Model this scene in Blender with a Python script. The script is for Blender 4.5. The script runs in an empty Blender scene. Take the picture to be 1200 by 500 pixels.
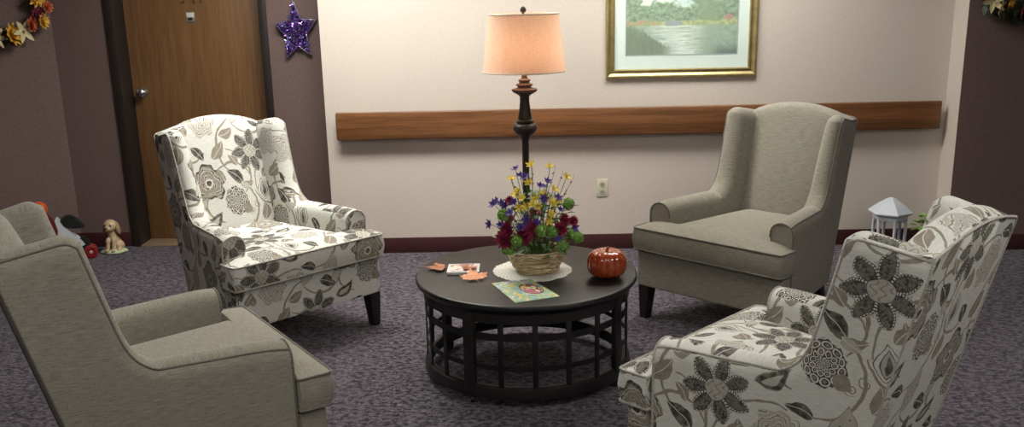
import bpy, bmesh, math, random
import numpy as np
from mathutils import Vector, Matrix
random.seed(7)
PI = math.pi
SC = bpy.context.scene
COL = SC.collection

# ------------------------------------------------------------------ camera, world, lights, exposure
cam_d = bpy.data.cameras.new('camera'); cam = bpy.data.objects.new('camera', cam_d); COL.objects.link(cam)
F_PX, CY, CAM_H = 1120.2, 285.6, 1.68
yaw, pitch, roll = math.radians(-0.677), math.radians(15.004), math.radians(-1.243)
Rv = Vector((math.cos(yaw), -math.sin(yaw), 0))
Fv = Vector((math.sin(yaw) * math.cos(pitch), math.cos(yaw) * math.cos(pitch), -math.sin(pitch)))
Uv = Vector((math.sin(yaw) * math.sin(pitch), math.cos(yaw) * math.sin(pitch), math.cos(pitch)))
Xv = Rv * math.cos(roll) + Uv * math.sin(roll)
Yv = -Rv * math.sin(roll) + Uv * math.cos(roll)
m3 = Matrix((Xv, Yv, -Fv)).transposed()
cam.matrix_world = Matrix.Translation((0, 0, CAM_H)) @ m3.to_4x4()
cam_d.sensor_width = 36; cam_d.lens = F_PX / 1200 * 36
cam_d.shift_y = (CY - 250) / 1200
cam_d.clip_start = 0.05
SC.camera = cam
SC.view_settings.view_transform = 'Standard'; SC.view_settings.look = 'None'
SC.view_settings.gamma = 1; SC.view_settings.use_curve_mapping = False
SC.view_settings.exposure = 0.0
w = bpy.data.worlds.new('world'); SC.world = w; w.use_nodes = True
w.node_tree.nodes['Background'].inputs[0].default_value = (0.8, 0.85, 1, 1)
w.node_tree.nodes['Background'].inputs[1].default_value = 0.1
CEIL = 2.55
# ceiling troffers: (x, y, half x, half y, emission); the second is added to brighten the beige wall
LIGHTS = [(-1.0, 5.05, 0.6, 0.3, 35.0), (1.0, 5.3, 0.6, 0.3, 20.0), (2.1, 1.9, 0.6, 0.3, 15.5), (-0.9, 1.4, 0.6, 0.3, 13.0), (0.9, -0.6, 0.6, 0.3, 12.0)]
LIGHT_COL = (1.0, 0.97, 0.90)
LAMP_POWER = 7.0

# ------------------------------------------------------------------ node helpers
class E:
    """a shader value: arithmetic on it makes Math nodes"""
    nt = None
    def __init__(s, v): s.v = v
    @staticmethod
    def op(o, *a):
        n = E.nt.nodes.new('ShaderNodeMath'); n.operation = o
        for i, x in enumerate(a):
            x = x.v if isinstance(x, E) else x
            if isinstance(x, (int, float)): n.inputs[i].default_value = x
            else: E.nt.links.new(x, n.inputs[i])
        return E(n.outputs[0])
    def __add__(s, o): return E.op('ADD', s, o)
    __radd__ = __add__
    def __sub__(s, o): return E.op('SUBTRACT', s, o)
    def __rsub__(s, o): return E.op('SUBTRACT', o, s)
    def __mul__(s, o): return E.op('MULTIPLY', s, o)
    __rmul__ = __mul__
    def __truediv__(s, o): return E.op('DIVIDE', s, o)
    def __pow__(s, o): return E.op('POWER', s, o)
    def __lt__(s, o): return E.op('LESS_THAN', s, o)
    def __gt__(s, o): return E.op('GREATER_THAN', s, o)
    def __neg__(s): return E.op('MULTIPLY', s, -1)
def f1(o): return lambda *a: E.op(o, *a)
fabs, ffr, ffl, fsin, fcos, fmax, fmin, fsqrt, fatan = map(f1, ('ABSOLUTE', 'FRACT', 'FLOOR', 'SINE', 'COSINE', 'MAXIMUM', 'MINIMUM', 'SQRT', 'ARCTAN2'))
def sstep(x, a, b):
    n = E.nt.nodes.new('ShaderNodeMapRange'); n.interpolation_type = 'SMOOTHSTEP'
    E.nt.links.new(x.v, n.inputs[0]); n.inputs[1].default_value = a; n.inputs[2].default_value = b
    if a > b:
        n.inputs[1].default_value = b; n.inputs[2].default_value = a; n.inputs[3].default_value = 1; n.inputs[4].default_value = 0
    return E(n.outputs[0])
def col(*c):
    n = E.nt.nodes.new('ShaderNodeRGB'); n.outputs[0].default_value = (*c, 1); return n.outputs[0]
def mix(fac, a, b):
    n = E.nt.nodes.new('ShaderNodeMix'); n.data_type = 'RGBA'
    f = fac.v if isinstance(fac, E) else fac
    if isinstance(f, (int, float)): n.inputs[0].default_value = f
    else: E.nt.links.new(f, n.inputs[0])
    for i, c in ((6, a), (7, b)):
        if isinstance(c, tuple): n.inputs[i].default_value = (*c, 1)
        else: E.nt.links.new(c, n.inputs[i])
    return n.outputs[2]
def coords(kind='Object'):
    n = E.nt.nodes.new('ShaderNodeTexCoord'); return n.outputs[kind]
def mapping(vec, scale=(1, 1, 1), loc=(0, 0, 0), rot=(0, 0, 0)):
    n = E.nt.nodes.new('ShaderNodeMapping'); E.nt.links.new(vec, n.inputs[0])
    n.inputs[1].default_value = loc; n.inputs[2].default_value = rot; n.inputs[3].default_value = scale
    return n.outputs[0]
def noise(vec, scale, detail=3, rough=0.55):
    n = E.nt.nodes.new('ShaderNodeTexNoise'); E.nt.links.new(vec, n.inputs['Vector'])
    n.inputs['Scale'].default_value = scale; n.inputs['Detail'].default_value = detail; n.inputs['Roughness'].default_value = rough
    return E(n.outputs[0])
def voro(vec, scale, feat='F1', out='Distance'):
    n = E.nt.nodes.new('ShaderNodeTexVoronoi'); n.feature = feat; E.nt.links.new(vec, n.inputs['Vector']); n.inputs['Scale'].default_value = scale
    return n.outputs[out]
def sep(vec):
    n = E.nt.nodes.new('ShaderNodeSeparateXYZ'); E.nt.links.new(vec, n.inputs[0]); return [E(o) for o in n.outputs]
def comb(x, y, z=0.0):
    n = E.nt.nodes.new('ShaderNodeCombineXYZ')
    for i, a in enumerate((x, y, z)):
        a = a.v if isinstance(a, E) else a
        if isinstance(a, (int, float)): n.inputs[i].default_value = a
        else: E.nt.links.new(a, n.inputs[i])
    return n.outputs[0]
def new_mat(name):
    m = bpy.data.materials.new(name); m.use_nodes = True; E.nt = m.node_tree
    return m, m.node_tree.nodes['Principled BSDF']
def bump(b, h, strength=0.3, dist=0.002):
    n = E.nt.nodes.new('ShaderNodeBump'); n.inputs['Strength'].default_value = strength; n.inputs['Distance'].default_value = dist
    E.nt.links.new(h.v if isinstance(h, E) else h, n.inputs['Height']); E.nt.links.new(n.outputs[0], b.inputs['Normal'])
def setc(b, c): E.nt.links.new(c, b.inputs['Base Color'])
def plain(name, c, rough=0.5, metal=0.0, nz=0.12, scale=30, spec=0.5, coat=0.0, **kw):
    m, b = new_mat(name)
    n = noise(coords(), scale, 3)
    lo = tuple(x * (1 - nz) for x in c); hi = tuple(min(1, x * (1 + nz)) for x in c)
    setc(b, mix(n, lo, hi)); b.inputs['Roughness'].default_value = rough; b.inputs['Metallic'].default_value = metal
    b.inputs['Specular IOR Level'].default_value = spec; b.inputs['Coat Weight'].default_value = coat
    for k, v in kw.items(): b.inputs[k].default_value = v
    return m

# ---- wall papers
def wallpaper(name, c1, c2, sc=1.0):
    m, b = new_mat(name); o = coords()
    a = noise(mapping(o, (60, 60, 420)), 1 * sc, 2); a2 = noise(mapping(o, (420, 420, 60)), 1 * sc, 2); g = noise(o, 1.3, 2)
    t = a * 0.45 + a2 * 0.45 + g * 0.1
    setc(b, mix(sstep(t, .35, .65), c1, c2)); b.inputs['Roughness'].default_value = 0.75; b.inputs['Specular IOR Level'].default_value = 0.25
    bump(b, a + a2, 0.15, 0.0008); return m
M_BEIGE = wallpaper('beige_wallpaper', (0.575, 0.51, 0.45), (0.675, 0.61, 0.54))
M_MAUVE = wallpaper('mauve_wallpaper', (0.128, 0.085, 0.078), (0.20, 0.138, 0.128))
M_BASE = plain('maroon_baseboard', (0.055, 0.014, 0.016), 0.45)
M_CEIL = plain('ceiling_tile', (0.75, 0.74, 0.7), 0.9)
M_BLACKTRIM = plain('black_door_frame', (0.020, 0.015, 0.013), 0.45)

# ---- carpet
m, b = new_mat('purple_carpet'); o = coords()
w1 = noise(o, 9, 2)
n1 = noise(mapping(o, (1, 1, 1), rot=(0, 0, .5)), 34, 3, .65); n2 = noise(mapping(o, (26, 62, 1), rot=(0, 0, .35)), 1, 2, .6); n3 = noise(o, 210, 2)
t = sstep(n1 * 0.5 + n2 * 0.42 + w1 * 0.08, .43, .57)
c = mix(t, (0.016, 0.014, 0.019), (0.145, 0.125, 0.150)); c = mix(sstep(noise(o, 48, 2), .54, .66) * .6, c, (0.25, 0.225, 0.25))
c = mix(n3 * 0.35, c, (0.045, 0.035, 0.055))
setc(b, c); b.inputs['Roughness'].default_value = 0.95; b.inputs['Specular IOR Level'].default_value = 0.1; b.inputs['Sheen Weight'].default_value = 0.15
bump(b, n3 + n1, 0.6, 0.004); M_CARPET = m

# ---- wood grain (along local x or z)
def wood(name, c1, c2, axis='x', rough=0.4, dens=1.0):
    m, b = new_mat(name); o = coords()
    s = (1.2, 22, 22) if axis == 'x' else (22, 22, 1.2)
    s2 = (6, 160, 160) if axis == 'x' else (160, 160, 6)
    a = noise(mapping(o, tuple(k * dens for k in s)), 1, 4, .6); d = noise(mapping(o, s2), 1, 2, .6)
    t = sstep(a * 0.6 + d * 0.4, .36, .64)
    setc(b, mix(t, c1, c2)); b.inputs['Roughness'].default_value = rough; bump(b, d, 0.1, 0.0008); return m
M_RAIL = wood('oak_rail_wood', (0.12, 0.048, 0.017), (0.235, 0.10, 0.038), 'x', 0.35)
M_DOOR = wood('oak_door_veneer', (0.17, 0.083, 0.032), (0.235, 0.122, 0.05), 'z', 0.42, 2.2)
M_TABLE = wood('black_table_wood', (0.006, 0.0055, 0.0052), (0.016, 0.0148, 0.014), 'x', 0.36)
M_LEG = wood('espresso_leg_wood', (0.008, 0.006, 0.005), (0.020, 0.013, 0.010), 'z', 0.35)
M_IRON = plain('black_iron', (0.006, 0.0055, 0.0055), 0.45)

# ---- gray linen
def linen(name, c1, c2, rough=0.9):
    m, b = new_mat(name); u = coords('UV')
    h = noise(mapping(u, (22, 360, 1)), 1, 3, .6); v = noise(mapping(u, (420, 40, 1)), 1, 2, .6); g = noise(u, 700, 1)
    t = sstep(h * 0.62 + v * 0.23 + g * 0.15, .34, .66)
    setc(b, mix(t, c1, c2)); b.inputs['Roughness'].default_value = rough; b.inputs['Specular IOR Level'].default_value = 0.15
    b.inputs['Sheen Weight'].default_value = 0.2
    bump(b, h + g, 0.35, 0.0012); return m
M_GRAY = linen('taupe_linen', (0.195, 0.180, 0.142), (0.345, 0.325, 0.268))
M_GRAYPIPE = linen('taupe_piping', (0.12, 0.11, 0.088), (0.22, 0.205, 0.17))

# ---- floral print
def floral(name):
    m, b = new_mat(name); uvv = coords('UV')
    wob = noise(uvv, 16, 2); wob2 = noise(mapping(uvv, (1, 1, 1), (5, 3, 0)), 16, 2)
    U0, V0, _ = sep(uvv)
    U = U0 + (wob - 0.5) * 0.022; V = V0 + (wob2 - 0.5) * 0.022
    ax, ay, bx, by = .453, .392, .42, -.26
    det = ax * by - ay * bx
    def local(px, py):
        x = U - px; y = V - py
        s = (x * (by / det) + y * (-bx / det)) + 0.5; t = (x * (-ay / det) + y * (ax / det)) + 0.5
        s = ffr(s) - 0.5; t = ffr(t) - 0.5
        return s * ax + t * bx, s * ay + t * by
    def rot(q, a):
        ca, sa = math.cos(a), math.sin(a); x, y = q
        return x * ca + y * sa, y * ca - x * sa
    fine = noise(uvv, 120, 2); med = noise(uvv, 45, 3)
    cream = mix(sstep(noise(mapping(uvv, (30, 380, 1)), 1, 2), .3, .7), (0.60, 0.60, 0.545), (0.74, 0.745, 0.70))
    taupe = mix(med, (0.17, 0.145, 0.11), (0.42, 0.38, 0.31))
    pale = mix(med, (0.34, 0.33, 0.28), (0.60, 0.585, 0.52))
    dark = mix(sstep(med, .35, .68), (0.055, 0.052, 0.045), (0.20, 0.19, 0.165))
    white = (0.70, 0.69, 0.63); grayd = (0.20, 0.195, 0.175)
    C = cream
    def lay(mask, c):
        nonlocal C
        C = mix(mask, C, c)
    # vines
    def arc(px, py, R, a0, a1, wd=.0045, c=taupe):
        x, y = local(px, py); r = fsqrt(x * x + y * y); am = (a0 + a1) / 2; hw = (a1 - a0) / 2
        x2, y2 = rot((x, y), am); th = fabs(fatan(y2, x2))
        wv = (1.0 - th * (0.75 / hw)) * wd + .0012
        lay(sstep(fabs(r - R) - wv, .0012, -.0008) * (th < hw), c)
    def spiral(px, py, R, a, sgn=1):
        x, y = rot(local(px, py), a); r = fsqrt(x * x + y * y); th = fatan(y * sgn, x) / (2 * PI)
        k = ffr(r / (R / 1.6) - th); lay((fabs(k - 0.5) < 0.17) * (r < R), taupe)
    for a in ((-.02, .02, .165, 1.6, 4.3), (.16, -.17, .17, 1.2, 3.3), (.29, .12, .14, -1.6, 1.2), (.46, -.05, .12, -2.6, .3),
              (-.16, -.10, .13, -.9, 1.4), (.32, .25, .10, .2, 3.0), (.53, .21, .10, -3.0, -.6), (.24, .16, .1, 2.2, 4.6)): arc(*a)
    spiral(.235, -.06, .022, 0.3); spiral(.43, .12, .02, 2.0, -1); spiral(-.06, -.30, .02, 4.0)
    # leaves
    def leaf(px, py, ang, L, W, c, curve=3.0, vein=True, edge=None):
        x, y = rot(local(px, py), ang); y = y - x * x * curve
        k = x * (2 / L); prof = fmax(1.0 - k * k, 0.0) * W * (1.0 - k * 0.35)
        mk = sstep(fabs(y) - prof, .0012, -.0012) * (fabs(k) < 1)
        if edge is not None:
            lay(mk, edge); mk = sstep(fabs(y) - prof + .0035, .001, -.001) * (fabs(k) < 1)
        lay(mk, c)
        if vein: lay(mk * (fabs(y) < .0012 + 0 * y), white)
    for (px, py, a, L, W, c, cv) in ((.694, .153, .8, .085, .022, taupe, 4), (.339, .283, 2.4, .09, .020, dark, 5), (.499, -.119, -.5, .08, .02, dark, -5),
              (.473, .077, 1.4, .075, .018, taupe, 6), (.585, .153, -1.0, .07, .017, dark, -6), (.31, -.158, .4, .07, .018, taupe, 5),
              (.253, 0, 2.8, .07, .016, dark, 6), (.394, .227, .2, .06, .015, taupe, 6), (.527, .279, 1.9, .06, .016, taupe, -6),
              (-.11, -.03, 2.2, .055, .014, taupe, 6), (.06, -.115, .9, .05, .014, taupe, -5), (-.07, -.17, -.6, .055, .013, pale, 5), (.13, .17, 1.0, .07, .016, pale, 5)):
        leaf(px, py, a, L * 1.3, W * 1.35, c, cv * .75)
    # rose (large taupe)
    x, y = local(-.27, -.13); r = fsqrt(x * x + y * y); th = fatan(y, x)
    R = .088 + fsin(th * 5) * .010 + fsin(th * 11 + 1.0) * .004
    rm = sstep(r - R, .0015, -.0015)
    ring = fsin(r * 190 + fsin(th * 3) * 1.8 + med * 5)
    lay(rm, mix(sstep(ring, -.3, .5), taupe, pale)); lay(rm * (ring > 0.88), dark); lay(rm * (r > R - .012) * (ring < .2), dark)
    lay(sstep(r, .024, .020), white); lay(sstep(r, .016, .013), dark)
    # pale peony
    x, y = local(-.235, .168); r = fsqrt(x * x + y * y); th = fatan(y, x)
    R = .070 + fsin(th * 6 + 1) * .008
    rm = sstep(r - R, .0015, -.0015); ring = fsin(r * 230 + fsin(th * 4) * 2 + med * 6)
    lay(rm, mix(sstep(ring, -.2, .5), pale, cream)); lay(rm * (ring > 0.8), taupe)
    # pale cone leaf with dots
    leaf(.381, -.034, 1.35, .16, .042, pale, 1.0, False, taupe)
    x, y = local(.381, -.034); r = fsqrt(x * x + y * y); dots = E(voro(uvv, 75)) < 0.22
    lay((r < .045) * dots, dark)
    # tulip
    leaf(.03, -.20, 1.62, .115, .036, cream, .5, False, dark)
    leaf(.032, -.205, 1.62, .090, .022, pale, .5, False, dark); leaf(.033, -.21, 1.62, .06, .009, dark, .5, False)
    # paisley
    leaf(.177, .07, .5, .12, .028, dark, 5.0, False, taupe); leaf(.172, .068, .5, .075, .012, pale, 5.0, False)
    # artichoke
    x, y = local(-.14, -.238); r = fsqrt(x * x + y * y * 0.8); th = fatan(y, x)
    R = .060 + fabs(fsin(th * 5)) * .008; rm = sstep(r - R, .001, -.001)
    sc_ = ffr(r * 48); pt = ffr(th * (11 / (2 * PI)) + ffl(r * 48) * 0.5); pet = fsqrt((sc_ - .45) * (sc_ - .45) + (pt - .5) * (pt - .5))
    lay(rm, dark); lay(rm * (fabs(pet - .40) < .075), white); lay(rm * (pet < .16), taupe)
    leaf(-.085, -.285, -.6, .06, .024, taupe, 0, False)
    # lotus
    x, y = local(0, 0); r = fsqrt(x * x + y * y); th = fatan(y, x)
    for k, (N, ph, R0, c, W0) in enumerate(((7, .5, .082, pale, .060), (7, .0, .112, dark, .078))):
        phi = fabs(ffr(th * (N / (2 * PI)) + ph) - 0.5) * 2
        v = phi * r * (PI / N)
        s = fmin(fmax((r - .012) / (R0 - .012), 0.001), 0.999)
        h = (s ** .8) * ((1.0 - s) ** .62) * W0
        mk = sstep(v - h, .0012, -.0012) * (r < R0)
        lay(mk, c)
        lay(mk * (v < h * 0.45) * (fine > .52), grayd if k else cream)
        dt = (fabs(v - h + .0060) < .0020) * (fsin(r * 800) > -0.2) * (v > .003)
        lay(mk * dt, white)
        lay(mk * (fabs(v - h + .0008) < .0010), white)
    lay(sstep(r, .040, .038), dark); lay(sstep(r, .037, .035), pale); sq = fsin(x * 260 + fsin(y * 180) * 2.2); lay(sstep(r, .034, .032) * (sq > .75), taupe)
    setc(b, C); b.inputs['Roughness'].default_value = 0.85; b.inputs['Specular IOR Level'].default_value = 0.2
    bump(b, noise(uvv, 600, 1), 0.25, 0.001)
    return m
M_FLORAL = floral('cream_floral_fabric')
M_FLORALPIPE = linen('cream_piping', (0.26, 0.25, 0.215), (0.60, 0.58, 0.52))

# ------------------------------------------------------------------ mesh helpers
def mesh(name, verts, faces, mat, parent=None, smooth=True, uvs=None, loc=None, angle=None):
    me = bpy.data.meshes.new(name); me.from_pydata([tuple(v) for v in verts], [], faces); me.update()
    bm = bmesh.new(); bm.from_mesh(me); bmesh.ops.recalc_face_normals(bm, faces=bm.faces[:]); bm.to_mesh(me); bm.free()
    return finish(name, me, mat, parent, smooth, uvs, loc, angle)
def finish(name, me, mat, parent=None, smooth=True, uvs=None, loc=None, angle=None):
    me.materials.append(mat)
    if smooth:
        me.polygons.foreach_set('use_smooth', [True] * len(me.polygons))
        if angle is not None: me.set_sharp_from_angle(angle=math.radians(angle))
    o = bpy.data.objects.new(name, me); COL.objects.link(o)
    if uvs: box_uv(me, uvs)
    if parent: o.parent = parent
    if loc: o.location = loc
    return o
def box_uv(me, fn):
    l = me.uv_layers.new(name='UVMap')
    for p in me.polygons:
        for li in p.loop_indices:
            l.data[li].uv = fn(p.normal, me.vertices[me.loops[li].vertex_index].co)
def plain_uv(n, c):
    ax = max(range(3), key=lambda i: abs(n[i]))
    return ((c.y, c.z), (c.x, c.z), (c.x, c.y))[ax]
def from_bm(name, bm, mat, parent=None, smooth=True, uvs=None, loc=None, angle=35):
    me = bpy.data.meshes.new(name); bmesh.ops.recalc_face_normals(bm, faces=bm.faces[:]); bm.to_mesh(me); bm.free()
    return finish(name, me, mat, parent, smooth, uvs, loc, angle)
def add_box(bm, lo, hi, bev=0.0, seg=2, M=None):
    c = [(a + b_) / 2 for a, b_ in zip(lo, hi)]; s = [abs(b_ - a) for a, b_ in zip(lo, hi)]
    T = bmesh.new(); bmesh.ops.create_cube(T, size=1)
    for v in T.verts: v.co = Vector((v.co.x * s[0] + c[0], v.co.y * s[1] + c[1], v.co.z * s[2] + c[2]))
    if bev: bmesh.ops.bevel(T, geom=T.edges[:], offset=min(bev, min(s) * .45), segments=seg, affect='EDGES', profile=0.5)
    join(bm, T, M)
def join(bm, T, M=None):
    vs = {}
    for v in T.verts: vs[v] = bm.verts.new(M @ v.co if M else v.co)
    for f in T.faces:
        try: bm.faces.new([vs[v] for v in f.verts])
        except ValueError: pass
    T.free()
def box(name, lo, hi, mat, parent=None, bev=0.003, **kw):
    bm = bmesh.new(); add_box(bm, lo, hi, bev); return from_bm(name, bm, mat, parent, **kw)
def tube_data(pts, r, closed=False, seg=8):
    pts = [Vector(p) for p in pts]; n = len(pts); V = []; Fc = []
    prev = None
    for i, p in enumerate(pts):
        a = pts[(i - 1) % n] if (closed or i > 0) else p; c = pts[(i + 1) % n] if (closed or i < n - 1) else p
        t = (c - a).normalized()
        if prev is None:
            up = Vector((0, 0, 1)) if abs(t.z) < .9 else Vector((1, 0, 0)); nx = t.cross(up).normalized()
        else:
            nx = (prev - t * prev.dot(t)).normalized()
        prev = nx; ny = t.cross(nx); rr = r[i] if isinstance(r, (list, tuple)) else r
        for k in range(seg):
            a_ = 2 * PI * k / seg; V.append(p + nx * (math.cos(a_) * rr) + ny * (math.sin(a_) * rr))
    for i in range(n if closed else n - 1):
        j = (i + 1) % n
        for k in range(seg):
            k2 = (k + 1) % seg; Fc.append((i * seg + k, j * seg + k, j * seg + k2, i * seg + k2))
    if not closed: Fc.append(tuple(range(seg))); Fc.append(tuple((n - 1) * seg + k for k in range(seg)))
    return V, Fc
def add_data(bm, V, Fc, M=None):
    vs = [bm.verts.new(M @ Vector(v) if M else v) for v in V]
    for f in Fc:
        try: bm.faces.new([vs[i] for i in f])
        except ValueError: pass
def tube(name, pts, r, mat, parent=None, closed=False, seg=8, uvs=None, loc=None):
    V, Fc = tube_data(pts, r, closed, seg); return mesh(name, V, Fc, mat, parent, uvs=uvs, loc=loc)
def lathe_data(prof, seg=32, cx=0, cy=0, caps=True):
    V = []; Fc = []; n = len(prof)
    for r, z in prof:
        for k in range(seg): a = 2 * PI * k / seg; V.append((cx + r * math.cos(a), cy + r * math.sin(a), z))
    for i in range(n - 1):
        for k in range(seg): k2 = (k + 1) % seg; Fc.append((i * seg + k, i * seg + k2, (i + 1) * seg + k2, (i + 1) * seg + k))
    if caps:
        if prof[0][0] > 1e-4: Fc.append(tuple(range(seg)))
        if prof[-1][0] > 1e-4: Fc.append(tuple((n - 1) * seg + k for k in range(seg)))
    return V, Fc
def lathe(name, prof, mat, parent=None, seg=40, loc=None, angle=40, caps=True):
    V, Fc = lathe_data(prof, seg, caps=caps); bm = bmesh.new(); add_data(bm, V, Fc); bmesh.ops.remove_doubles(bm, verts=bm.verts, dist=1e-5)
    return from_bm(name, bm, mat, parent, loc=loc, angle=angle)
def empty(name, loc=(0, 0, 0), rz=0):
    o = bpy.data.objects.new(name, None); COL.objects.link(o); o.location = loc; o.rotation_euler = (0, 0, rz); o.empty_display_size = .1; return o
def tag(o, label, cat, group=None):
    o['label'] = label; o['category'] = cat
    if group: o['group'] = group
    return o
def struct(o): o['kind'] = 'structure'; return o
def kids(o): return [c for c in bpy.data.objects if c.parent == o]
def copy_tree(o, parent=None):
    ks = kids(o); c = o.copy(); COL.objects.link(c); c.parent = parent
    for k in ks: copy_tree(k, c)
    return c
def prism(bm, poly, z0, z1, M=None):
    n = len(poly); V = [(x, y, z0) for x, y in poly] + [(x, y, z1) for x, y in poly]
    Fc = [tuple(range(n)), tuple(range(n, 2 * n))] + [(i, (i + 1) % n, (i + 1) % n + n, i + n) for i in range(n)]
    add_data(bm, V, Fc, M)
def blob(bm, c, r, M=None, sub=2):
    T = bmesh.new(); bmesh.ops.create_icosphere(T, subdivisions=sub, radius=1)
    r = r if isinstance(r, (tuple, list)) else (r, r, r)
    for v in T.verts: v.co = Vector((v.co.x * r[0], v.co.y * r[1], v.co.z * r[2]))
    if M:
        for v in T.verts: v.co = M @ v.co
    for v in T.verts: v.co += Vector(c)
    join(bm, T)

# ------------------------------------------------------------------ the room
YB, YM, YR = 6.10, 6.40, 5.905      # beige wall, mauve recess on the left, mauve wall on the right
XL, XR = -1.245, 2.695
def wallbox(name, lo, hi, mat): return struct(box(name, lo, hi, mat, bev=0))
struct(box('floor', (-4.3, -2.6, -0.08), (4.3, 6.9, 0), M_CARPET, bev=0))
struct(box('ceiling', (-4.3, -2.6, CEIL), (4.3, 6.9, CEIL + .08), M_CEIL, bev=0))
wallbox('wall_back', (XL, YB, 0), (XR, 6.75, CEIL), M_BEIGE)
wallbox('wall_back_recess', (-1.65, YM, 0), (XL, 6.75, CEIL), M_MAUVE)
wallbox('wall_back_left', (-3.06, YM, 0), (-2.70, 6.75, CEIL), M_MAUVE)
wallbox('wall_door_head', (-2.70, YM, 2.13), (-1.65, 6.75, CEIL), M_MAUVE)
wallbox('wall_right_return', (XR - .0, YR + .004, 0), (XR + .02, 6.75, CEIL), M_BEIGE)
wallbox('wall_right', (XR + .001, YR, 0), (4.2, 6.74, CEIL), M_MAUVE)
# angled wall left of the door
a_ = math.radians(35); p0 = Vector((-3.06, YM)); dv = Vector((-math.cos(a_), -math.sin(a_))); nv = Vector((-math.sin(a_), math.cos(a_)))
p1 = p0 + dv * 1.25
bm = bmesh.new(); prism(bm, [p0, p1, p1 + nv * .3, p0 + nv * .3], 0, CEIL); struct(from_bm('wall_left_angled', bm, M_MAUVE, smooth=False))
wallbox('wall_left', (p1.x - .1, -2.5, 0), (p1.x, p1.y, CEIL), M_MAUVE)
wallbox('wall_side_right', (4.1, -2.5, 0), (4.2, YR, CEIL), M_MAUVE)
wallbox('wall_front', (p1.x - .1, -2.55, 0), (4.2, -2.45, CEIL), M_BEIGE)
# baseboards
BH = .102
struct(box('baseboard_back', (XL - .006, YB - .008, 0), (XR, YB + .002, BH), M_BASE, bev=.002))
struct(box('baseboard_recess', (-1.63, YM - .008, 0), (XL, YM + .002, BH), M_BASE, bev=.002))
struct(box('baseboard_left', (-3.06, YM - .008, 0), (-2.71, YM + .002, BH), M_BASE, bev=.002))
struct(box('baseboard_right', (XR - .004, YR - .008, 0), (4.1, YR + .002, BH), M_BASE, bev=.002))
struct(box('baseboard_right_return', (XR - .008, YR, 0), (XR + .001, YB, BH), M_BASE, bev=.002))
bm = bmesh.new(); q = -nv * .008; prism(bm, [p0, p1, p1 + q, p0 + q], 0, BH); struct(from_bm('baseboard_left_angled', bm, M_BASE, smooth=False))
# small bead along the baseboard top
# door
YD = 6.565
bm = bmesh.new()
for lo, hi in (((-2.70, YM - .018, 0), (-2.645, YD + .05, 2.16)), ((-1.695, YM - .018, 0), (-1.645, YD + .05, 2.16)), ((-2.70, YM - .018, 2.10), (-1.645, YD + .05, 2.16))): add_box(bm, lo, hi, .002)
struct(from_bm('trim_1', bm, M_BLACKTRIM))
dr = struct(box('door_1', (-2.643, YD, .012), (-1.697, YD + .045, 2.098), M_DOOR, bev=.002))
M_CHROME = plain('satin_chrome', (0.62, 0.62, 0.6), 0.22, 1.0, nz=.03)
M_BRASS = plain('polished_brass', (0.75, 0.55, 0.25), 0.3, 1.0, nz=.05)
kn = lathe('door_knob', [(.0, 0), (.034, 0), (.034, .006), (.014, .012), (.012, .03), (.02, .036), (.029, .05), (.029, .062), (.02, .07), (0, .072)], M_CHROME, dr, seg=24)
kn.rotation_euler = (PI / 2, 0, 0); kn.location = (-2.575, YD, 1.04)
kn['label'] = 'satin chrome door knob'
struct(box('trim_2', (-2.645, YM - .03, 0), (-1.695, YD + .04, .009), plain('threshold_metal', (.35, .25, .16), .4, .3), bev=.002))
# room number + label holder on the door
txm = M_BRASS
for ch, x in (('3', -2.238), ('1', -2.165), ('7', -2.112)):
    cu = bpy.data.curves.new('digit', 'FONT'); cu.body = ch; cu.size = .085; cu.extrude = .0015; cu.align_x = 'CENTER'
    t_ = bpy.data.objects.new('tmp', cu); COL.objects.link(t_)
    me = bpy.data.meshes.new_from_object(t_); bpy.data.objects.remove(t_)
    for v in me.vertices: v.co = Vector((v.co.x, -v.co.z, v.co.y))
    o = finish('room_number_digit', me, txm, smooth=False); o.location = (x, YD - .003, 1.625)
    tag(o, {'3': 'leftmost brass digit at the top of the wooden door', '1': 'middle brass digit at the top of the wooden door', '7': 'rightmost brass digit at the top of the wooden door'}[ch], 'digit', 'brass room number digits')
r_ = tag(empty('door_label_holder', (-2.198, YD, 1.535)), 'small silver label holder with dark slot on the wooden door', 'label holder')
box('holder_plate', (-.030, -.006, -.032), (.030, 0, .032), plain('holder_metal', (.42, .40, .36), .4, .6), r_, .002)
box('paper_insert', (-.024, -.008, -.002), (.024, -.005, .026), plain('white_paper', (.7, .68, .63), .7), r_, .0005)
box('slot', (-.015, -.008, -.022), (.013, -.005, -.006), plain('slot_black', (.02, .02, .02), .5), r_, .0005)

# wooden crash rail
rr_ = tag(empty('wall_rail', (0, YB, 0)), 'long oak wooden bumper rail running across the beige wall', 'rail')
X0, X1, Z0, Z1 = -1.17, 2.645, .763, .938
bm = bmesh.new(); add_box(bm, (X0, -.072, Z0), (X1, -.040, Z1), .008, 3); from_bm('rail_board', bm, M_RAIL, rr_)
for x in (-.9, -.1, .7, 1.5, 2.3):
    box('bracket', (x - .03, -.045, .81), (x + .03, 0, .89), plain('rail_bracket_metal', (.1, .1, .1), .5), rr_)

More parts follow.
